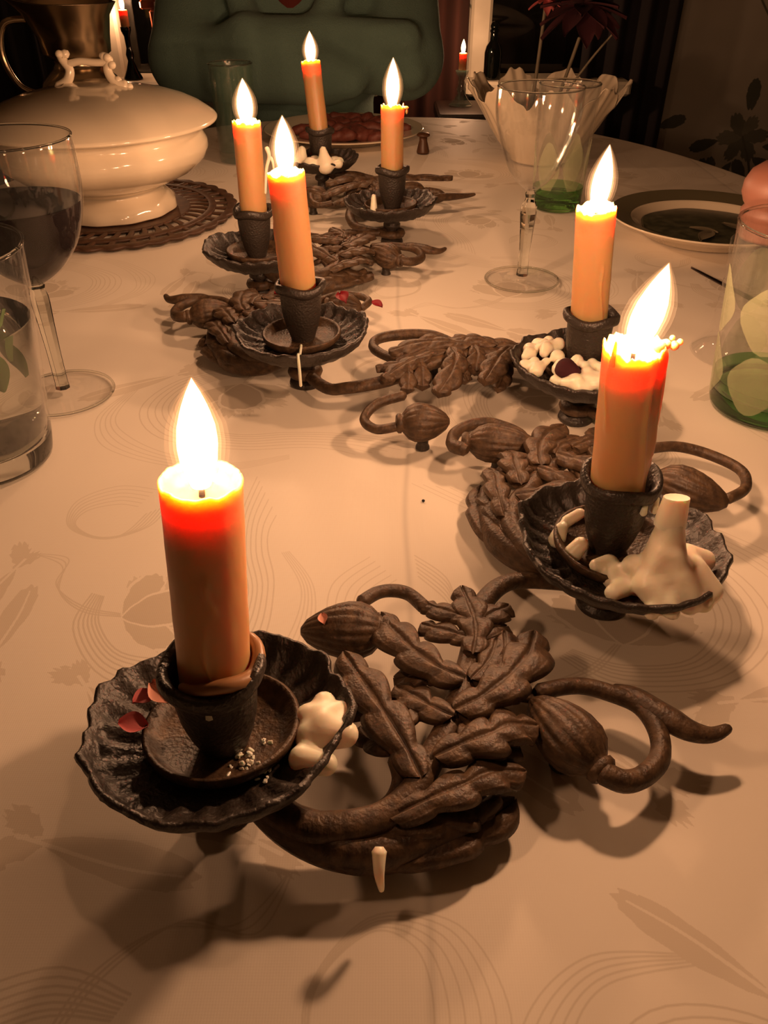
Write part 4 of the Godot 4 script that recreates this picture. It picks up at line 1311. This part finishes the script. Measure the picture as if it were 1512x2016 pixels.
func plates() -> void:
	var o := thing("plate", "deep plate with grey-green rim and dark leftovers, right of the candles", "plate", at(0.337, 0, 0.852), "dinner plates")
	var mb := MB.new()
	mb.lathe([Vector2(0.0001, 0.002), Vector2(0.060, 0.0012), Vector2(0.064, 0.0015), Vector2(0.075, 0.009), Vector2(0.0985, 0.0185), Vector2(0.1000, 0.0198), Vector2(0.0990, 0.0207)], 80, Vector3.ZERO, 1, 1, null, false)
	part("plate_body", mb.done(), M.porcelain, o)
	mb = MB.new()
	mb.lathe([Vector2(0.0990, 0.0206), Vector2(0.0985, 0.0211), Vector2(0.0880, 0.0180), Vector2(0.0770, 0.0150)], 80, Vector3.ZERO, 1, 1, null, false)
	part("printed_rim", mb.done(), M.glaze_green, o)
	mb = MB.new()
	mb.lathe([Vector2(0.0772, 0.0150), Vector2(0.0740, 0.0135), Vector2(0.0690, 0.0090), Vector2(0.0640, 0.0066), Vector2(0.0001, 0.0060)], 80, Vector3.ZERO, 1, 1, null, false)
	part("plate_well", mb.done(), M.porcelain, o)
	mb = MB.new()
	mb.lathe([Vector2(0.0640, 0.0062), Vector2(0.0660, 0.0082), Vector2(0.0640, 0.0094), Vector2(0.0300, 0.0098), Vector2(0.0001, 0.0100)], 64, Vector3.ZERO, 1, 1, func(i: int, f: float, q: Vector2) -> Vector2: return Vector2(q.x * (1.0 + 0.02 * sin(f * 7.0)), q.y))
	var s := solo("sauce", mb.done(), M.sauce, at(0.337, 0, 0.852), "dark greenish sauce covering the well of the deep plate", "sauce")
	var lf := leaf_blade(0.03, 0.013, 0.08)
	for q in [[-0.020, 0.010, 0.9, 1.0, "first pale leaf scrap on the dark sauce, beside the second"], [-0.002, 0.024, -0.6, 1.2, "larger pale leaf scrap at the middle of the dark sauce"], [0.020, -0.006, 0.4, 0.9, "pale leaf scrap nearest the pepper mill on the dark sauce"]]:
		var l := solo("leaf_scrap", lf, M.stalk, at(0.337 + q[0], 0.0101, 0.852 - q[1]), q[4], "leaf", "leaf scraps on the plate")
		l.rotation.y = q[2]
		l.scale = Vector3.ONE * q[3]
	o = thing("plate", "white plate with a reddish helping before the green sweater", "plate", at(-0.062, 0, 1.345), "dinner plates")
	mb = MB.new()
	mb.lathe([Vector2(0.0001, 0.002), Vector2(0.075, 0.0012), Vector2(0.080, 0.0015), Vector2(0.092, 0.008), Vector2(0.1220, 0.0135), Vector2(0.1240, 0.0148), Vector2(0.1215, 0.0158), Vector2(0.0900, 0.0110), Vector2(0.0780, 0.0055), Vector2(0.0001, 0.0050)], 80)
	part("plate_body", mb.done(), M.porcelain, o)
	mb = MB.new()
	rng.seed = 14
	var bones := []
	for k in 60:
		var a := rng.randf() * TAU
		var r := sqrt(rng.randf()) * 0.082
		bones.push_back([at(-0.058 + cos(a) * r, 0.0125, 1.345 + sin(a) * r), at(-0.058 + cos(a) * r + 0.012, 0.013 + rng.randf() * 0.006, 1.345 + sin(a) * r), 0.006, 0.0075])
	blob(mb, bones, 0.004, 0.006)
	solo("helping", mb.done(), M.meat, Vector3.ZERO, "lumpy reddish brown helping of food on the far plate", "food")
	# knife
	o = thing("knife", "dark knife tip on the cloth between the deep plate and the green-based tumbler", "knife", at(0.2905, 0, 0.745))
	o.rotation.y = atan2(-0.33, -0.944)
	mb = MB.new()
	var rings := []
	for i in 9:
		var s2 := i / 8.0
		var w := 0.0035 * pow(s2, 0.6) + 0.0004
		var r := PackedVector3Array()
		for q in [Vector2(w, 0.0002), Vector2(w, 0.0012), Vector2(0, 0.0022), Vector2(-w, 0.0012), Vector2(-w, 0.0002)]:
			r.push_back(Vector3(q.x, q.y + 0.0006, -s2 * 0.10))
		rings.push_back(r)
	mb.sweep(rings)
	part("blade", mb.flat_done(), M.steel, o)
	mb = MB.new()
	mb.tube([Vector3(0, 0.0042, -0.1), Vector3(0, 0.0045, -0.14), Vector3(0, 0.0045, -0.19)], 0.0034, 0.0046, 10, 0.7)
	part("handle", mb.done(), M.steel, o)
	# pepper mill with a glass body
	o = thing("pepper_mill", "glass-bodied pepper mill with round orange brown wooden knob behind the tumbler", "pepper mill", at(0.2655, 0, 0.556))
	mb = MB.new()
	mb.lathe([Vector2(0.0001, 0.0008), Vector2(0.0330, 0.0008), Vector2(0.0340, 0.0022), Vector2(0.0325, 0.0045), Vector2(0.0270, 0.010), Vector2(0.0235, 0.018), Vector2(0.0215, 0.028), Vector2(0.0225, 0.032), Vector2(0.0212, 0.036), Vector2(0.0222, 0.042), Vector2(0.0210, 0.047), Vector2(0.0222, 0.053), Vector2(0.0212, 0.058), Vector2(0.0226, 0.064), Vector2(0.0216, 0.069), Vector2(0.0236, 0.077), Vector2(0.0240, 0.084), Vector2(0.0220, 0.086), Vector2(0.0001, 0.0862)], 40)
	part("glass_body", mb.done(), M.thin_glass, o)
	mb = MB.new()
	mb.lathe([Vector2(0.0001, 0.0866), Vector2(0.0190, 0.0866), Vector2(0.0205, 0.0890), Vector2(0.0200, 0.0990), Vector2(0.0222, 0.1010), Vector2(0.0226, 0.1050), Vector2(0.0205, 0.1080), Vector2(0.0225, 0.1105), Vector2(0.0248, 0.1160), Vector2(0.0246, 0.1230), Vector2(0.0215, 0.1300), Vector2(0.0150, 0.1350), Vector2(0.0070, 0.1372), Vector2(0.0001, 0.1376)], 48)
	part("knob", mb.done(), M.turned_wood, o)
	# little brown shaker
	o = thing("salt_shaker", "tiny brown waisted salt shaker alone on the far cloth", "shaker", at(0.0562, 0, 1.235))
	mb = MB.new()
	mb.lathe([Vector2(0.0001, 0.0005), Vector2(0.0088, 0.0005), Vector2(0.0092, 0.003), Vector2(0.0078, 0.009), Vector2(0.0055, 0.018), Vector2(0.0058, 0.022), Vector2(0.0001, 0.022)], 24)
	part("shaker_body", mb.done(), M.brown_ceramic, o)
	mb = MB.new()
	mb.lathe([Vector2(0.0060, 0.0222), Vector2(0.0092, 0.0235), Vector2(0.0095, 0.0255), Vector2(0.0070, 0.0275), Vector2(0.0001, 0.0280)], 24)
	part("shaker_cap", mb.done(), M.brown_ceramic, o)
	# ruffled vase with flowers
	o = thing("vase", "ruffled white vase with leafy pointed rim behind the empty wine glass", "vase", at(0.217, 0, 1.19))
	mb = MB.new()
	mb.lathe([Vector2(0.0001, 0.001), Vector2(0.038, 0.0008), Vector2(0.042, 0.004), Vector2(0.046, 0.012), Vector2(0.060, 0.026), Vector2(0.073, 0.045), Vector2(0.083, 0.062), Vector2(0.092, 0.078), Vector2(0.102, 0.094), Vector2(0.104, 0.0955), Vector2(0.1015, 0.0955), Vector2(0.090, 0.079), Vector2(0.080, 0.062), Vector2(0.070, 0.046), Vector2(0.056, 0.028), Vector2(0.0001, 0.010)], 168, Vector3.ZERO, 1, 1, func(i: int, f: float, q: Vector2) -> Vector2:
		var g := clampf((q.y - 0.02) / 0.075, 0.0, 1.0) if q.x > 0.045 else 0.0
		var lf2 := absf(sin(f * 4.5 + 0.5))
		return Vector2(q.x * (1.0 + 0.012 * g * cos(f * 27.0) + 0.10 * g * (lf2 - 0.6)), q.y + g * g * 0.026 * (lf2 - 0.75) + 0.0025 * g * g * sin(f * 31.0 + 2.0 * sin(f * 7.0))))
	part("vase_body", mb.done(), M.porcelain, o)
	flower("maroon_flower", "dark maroon dahlia drooping over the ruffled vase", Vector3(0.247, 0.185, -1.165), M.maroon, 0.062, [at(0.212, 0.015, 1.20), at(0.228, 0.06, 1.19), Vector3(0.247, T + 0.15, -1.167)], 46)
	flower("pink_flower", "pink blossom on a straight pale stalk beside the maroon dahlia", Vector3(0.206, 0.190, -1.200), M.pink_petal, 0.026, [at(0.200, 0.02, 1.21), at(0.203, 0.09, 1.205), Vector3(0.206, T + 0.182, -1.2)], 18)
	mb = MB.new()
	mb.tube(spline([at(0.215, 0.02, 1.185), at(0.232, 0.075, 1.17), at(0.262, 0.125, 1.16), at(0.285, 0.155, 1.155)], 16), 0.0022, 0.0012, 8)
	solo("bare_stalk", mb.done(), M.stalk, Vector3.ZERO, "bare slanting stalk leaning out of the vase to the right", "stalk")

func flower(called: String, label: String, c: Vector3, m: Material, r: float, stalk: Array, n: int) -> void:
	var o := thing(called, label, "flower", Vector3(c.x, T + c.y, c.z))
	var lf := leaf_blade(r, r * 0.42, 0.15)
	for k in n:
		var l := part("petal", lf, m, o)
		var s := float(k) / n
		l.rotation = Vector3(-lerpf(-0.75, 1.35, s), k * 2.4, 0)
		l.scale = Vector3.ONE * lerpf(1.0, 0.55, s)
	var mb := MB.new()
	var pts := []
	for p in stalk:
		pts.push_back(p - o.position)
	mb.tube(spline(pts, 14), 0.0026, 0.0022, 8)
	part("stalk", mb.done(), M.stalk, o)

# ---------------------------------------------------------------- the far end of the room
func sideboard() -> void:
	var o := thing("side_table", "low dark wooden side table behind the dinner table's end", "table", Vector3(0.2325, 0, -1.785))
	var top := T - 0.027
	var mb := MB.new()
	mb.box(Vector3(0, top - 0.0125, 0), Vector3(0.255, 0.025, 0.17), 0.004)
	part("tabletop", mb.flat_done(), M.dark_wood, o)
	mb = MB.new()
	mb.box(Vector3(0, top - 0.076, 0), Vector3(0.225, 0.10, 0.14), 0.003)
	part("apron", mb.flat_done(), M.dark_wood, o)
	for x in [-0.10, 0.10]:
		for z in [-0.06, 0.06]:
			mb = MB.new()
			mb.box(Vector3(x, (top - 0.025) / 2, z), Vector3(0.035, top - 0.025, 0.035), 0.003)
			part("leg", mb.flat_done(), M.dark_wood, o)
	stick("small glass candlestick with lit candle by the right window's white frame", Vector3(0.156, top, -1.80), 0.064, 0.0235, M.teal_tint, 0.030, 0.0075, 0.8)
	stick("tall black candlestick with lit candle at the left window", Vector3(-0.543, T + 0.0012, -WALL + 0.05), 0.098, 0.020, M.bottle_glass, 0.030, 0.009, 0.9)
	mb = MB.new()
	o = thing("bottle", "slender dark bottle standing on the right window's sill", "bottle", Vector3(0.233, T + 0.0012, -WALL + 0.05))
	o.scale = Vector3.ONE * 0.82
	mb.lathe([Vector2(0.0001, 0.0005), Vector2(0.021, 0.0005), Vector2(0.0225, 0.004), Vector2(0.0225, 0.062), Vector2(0.019, 0.076), Vector2(0.011, 0.088), Vector2(0.0100, 0.106), Vector2(0.0120, 0.108), Vector2(0.0120, 0.113), Vector2(0.0095, 0.114)], 32)
	part("bottle_body", mb.done(), M.bottle_glass, o)
	mb = MB.new()
	mb.lathe([Vector2(0.0090, 0.1143), Vector2(0.0108, 0.1155), Vector2(0.0120, 0.1210), Vector2(0.0085, 0.1300), Vector2(0.0001, 0.1325)], 20)
	part("stopper", mb.done(), M.bottle_glass, o)
	# small wooden bracket on the left sill
	o = thing("wooden_bracket", "reddish wooden bracket standing on the left window's sill beside the sweater", "bracket", Vector3(-0.4715, T + 0.0012, -WALL + 0.045))
	mb = MB.new()
	mb.box(Vector3(-0.004, 0.064, 0), Vector3(0.020, 0.128, 0.020), 0.003, Basis(Vector3(0, 0, 1), 0.04))
	part("upright", mb.flat_done(), M.red_wood, o)
	mb = MB.new()
	mb.box(Vector3(-0.017, 0.137, 0), Vector3(0.034, 0.016, 0.022), 0.003)
	part("arm", mb.flat_done(), M.red_wood, o)

func stick(label: String, p: Vector3, h: float, base_r: float, m: Material, ch: float, cr: float, fs: float) -> void:
	var o := thing("candlestick", label, "candlestick", p)
	var mb := MB.new()
	mb.lathe([Vector2(0.0001, 0.0006), Vector2(base_r, 0.0006), Vector2(base_r, 0.003), Vector2(base_r * 0.62, h * 0.18), Vector2(base_r * 0.30, h * 0.36), Vector2(base_r * 0.42, h * 0.48), Vector2(base_r * 0.26, h * 0.6), Vector2(base_r * 0.30, h * 0.82), Vector2(base_r * 0.52, h * 0.92), Vector2(base_r * 0.56, h), Vector2(0.0001, h)], 28)
	part("candlestick_body", mb.done(), m, o)
	mb = MB.new()
	mb.lathe([Vector2(0.0001, h + 0.0002), Vector2(cr, h + 0.0002), Vector2(cr, h + ch - 0.001), Vector2(cr * 0.85, h + ch), Vector2(cr * 0.5, h + ch - 0.001), Vector2(0.0001, h + ch - 0.001)], 24)
	part("candle_stump", mb.done(), M.beeswax, o)
	var f := part("flame", flame_m, M.flame, o, Vector3(0, h + ch - 0.001, 0))
	f.scale = Vector3(fs * 1.2, fs, fs * 1.2)
	candle_light(o, Vector3(0, h + ch + 0.012 * fs, 0), FLAME_LIGHT * 1.2)

func person() -> void:
	var c := Vector3(-0.155, T, -1.66)
	var o := thing("person", "person in a grey green sweater seated with folded arms", "person", Vector3(c.x, 0, c.z))
	var P := func(x: float, h: float, z: float) -> Vector3: return Vector3(x, T + h, z)   # z towards the table is positive
	var skin := [
		[P.call(0, 0.42, 0.06), P.call(0, 0.50, 0.06), 0.070, 0.078], [P.call(0, 0.37, 0.085), P.call(0, 0.41, 0.095), 0.045, 0.060], [P.call(0, 0.24, -0.01), P.call(0, 0.36, 0.04), 0.058, 0.052],
		[P.call(0, -0.22, -0.10), P.call(0, 0.0, -0.06), 0.116, 0.112], [P.call(-0.05, 0.12, -0.03), P.call(0.05, 0.12, -0.03), 0.118, 0.118], [P.call(-0.13, 0.20, -0.02), P.call(0.13, 0.20, -0.02), 0.055, 0.055],
		[P.call(-0.09, -0.26, -0.08), P.call(-0.11, -0.25, 0.32), 0.085, 0.060], [P.call(0.09, -0.26, -0.08), P.call(0.11, -0.25, 0.32), 0.085, 0.060],
		[P.call(-0.11, -0.27, 0.32), P.call(-0.11, -0.66, 0.30), 0.058, 0.038], [P.call(0.11, -0.27, 0.32), P.call(0.11, -0.66, 0.30), 0.058, 0.038],
		[P.call(-0.11, -0.705, 0.30), P.call(-0.12, -0.715, 0.45), 0.038, 0.030], [P.call(0.11, -0.705, 0.30), P.call(0.12, -0.715, 0.45), 0.038, 0.030],
	]
	var arms := [
		[P.call(-0.165, 0.21, -0.02), P.call(-0.182, 0.085, 0.10), 0.046, 0.041], [P.call(0.175, 0.21, -0.02), P.call(0.192, 0.085, 0.10), 0.048, 0.042],
		[P.call(-0.182, 0.080, 0.10), P.call(0.06, 0.068, 0.165), 0.040, 0.026], [P.call(0.192, 0.085, 0.10), P.call(-0.06, 0.105, 0.150), 0.040, 0.026],
	]
	# head shape: nose, ears, brow, chin
	var head := [[P.call(0, 0.455, 0.148), P.call(0, 0.43, 0.160), 0.010, 0.013], [P.call(-0.079, 0.455, 0.06), P.call(-0.082, 0.435, 0.055), 0.014, 0.010], [P.call(0.079, 0.455, 0.06), P.call(0.082, 0.435, 0.055), 0.014, 0.010], [P.call(0, 0.375, 0.120), P.call(0, 0.372, 0.125), 0.020, 0.018], [P.call(-0.03, 0.485, 0.125), P.call(0.03, 0.485, 0.125), 0.014, 0.014], [P.call(-0.016, 0.402, 0.140), P.call(0.016, 0.402, 0.140), 0.008, 0.008]]
	var mb := MB.new()
	blob(mb, skin + arms + head, 0.011, 0.016)
	for sgn in [-1.0, 1.0]:   # hands, each finger its own chain
		var w: Vector3 = P.call(0.080, 0.066, 0.095) if sgn < 0 else P.call(-0.080, 0.105, 0.085)
		var dir: Vector3 = Vector3(-sgn, 0, -0.55).normalized()
		var hand := [[w - dir * 0.03, w + dir * 0.045, 0.022, 0.024]]
		for k in 4:
			var root: Vector3 = w + dir * 0.045 + Vector3(0, 0.027 - 0.018 * k, 0)
			var ln: float = [0.034, 0.040, 0.037, 0.029][k]
			hand.push_back([root, root + dir * ln, 0.0095, 0.0088])
			hand.push_back([root + dir * ln, root + dir * (ln * 1.8) - Vector3(0, 0, 0.014), 0.0088, 0.0075])
		hand.push_back([w + Vector3(0, 0.018, 0), w + dir * 0.03 + Vector3(0, 0.046, 0), 0.0115, 0.009])
		blob(mb, hand, 0.0045, 0.006)
	part("body", mb.done(), M.skin, o)
	mb = MB.new()
	var knit := []
	for q in [skin[3], skin[4], skin[5]]:
		knit.push_back([q[0], q[1], q[2] + 0.022, q[3] + 0.022])
	for q in arms:
		knit.push_back([q[0], q[1], q[2] + 0.022, q[3] + 0.021])
	# gathered folds of the sleeves and the shawl-like front
	for q in [[-0.205, 0.07, 0.09, -0.07, 0.13, 0.145], [-0.19, 0.15, 0.05, -0.12, 0.06, 0.14], [0.20, 0.16, 0.05, 0.10, 0.06, 0.165], [0.16, 0.19, 0.07, 0.20, 0.07, 0.14], [-0.10, 0.21, 0.09, -0.05, 0.09, 0.13], [0.09, 0.22, 0.09, 0.03, 0.09, 0.14], [0.05, 0.13, 0.15, 0.19, 0.12, 0.145]]:
		knit.push_back([P.call(q[0], q[1], q[2]), P.call(q[3], q[4], q[5] + 0.018), 0.020, 0.026])
	blob(mb, knit, 0.009, 0.014)
	part("sweater", mb.done(), M.sweater, o)
	mb = MB.new()
	blob(mb, [[P.call(0.0, 0.125, 0.085), P.call(0.0, 0.22, 0.075), 0.012, 0.050], [P.call(0, 0.22, 0.02), P.call(0, 0.26, 0.02), 0.08, 0.068]], 0.009, 0.02)
	part("shirt", mb.done(), M.shirt, o)
	mb = MB.new()
	var legs := []
	for k in range(6, 10):
		legs.push_back([skin[k][0], skin[k][1], skin[k][2] + 0.014, skin[k][3] + 0.016])
	legs.push_back([P.call(-0.06, -0.24, -0.09), P.call(0.06, -0.24, -0.09), 0.125, 0.125])
	blob(mb, legs, 0.014, 0.03)
	part("trousers", mb.done(), M.trousers, o)
	mb = MB.new()
	blob(mb, [[P.call(0, 0.515, 0.02), P.call(0, 0.46, -0.015), 0.092, 0.086], [P.call(-0.05, 0.53, 0.05), P.call(0.05, 0.53, 0.05), 0.055, 0.055], [P.call(-0.078, 0.47, 0.015), P.call(-0.075, 0.38, 0.0), 0.030, 0.026], [P.call(0.078, 0.47, 0.015), P.call(0.075, 0.38, 0.0), 0.030, 0.026]], 0.010, 0.03)
	part("hair", mb.done(), M.hair, o)
	for s in [-1.0, 1.0]:
		mb = MB.new()
		mb.ball(P.call(0.030 * s, 0.460, 0.124), Vector3(0.012, 0.009, 0.010), 8)
		part("eye", mb.done(), M.eye, o)
	# the chair that carries the person
	o = thing("dining_chair", "wooden dining chair under the person in the green sweater", "chair", Vector3(c.x, 0, c.z - 0.10))
	mb = MB.new()
	mb.box(Vector3(0, 0.340, 0.05), Vector3(0.42, 0.03, 0.44), 0.008)
	part("seat", mb.flat_done(), M.dark_wood, o)
	for x in [-0.18, 0.18]:
		mb = MB.new()
		mb.tube([Vector3(x, 0.0, -0.155), Vector3(x, 0.36, -0.155), Vector3(x, 0.80, -0.160)], 0.016, 0.014, 8)
		part("back_post", mb.done(), M.dark_wood, o)
		mb = MB.new()
		mb.tube([Vector3(x, 0.0, 0.22), Vector3(x, 0.34, 0.22)], 0.014, 0.018, 8)
		part("leg", mb.done(), M.dark_wood, o)
	mb = MB.new()
	mb.box(Vector3(0, 0.77, -0.160), Vector3(0.38, 0.05, 0.02), 0.006)
	part("top_rail", mb.flat_done(), M.dark_wood, o)

func _ready() -> void:
	rng.seed = 1
	setup()
	make_materials()
	room()
	table()
	candelabra()
	candles()
	wax_mounds()
	petals()
	glasses()
	tureen()
	plates()
	sideboard()
	person()
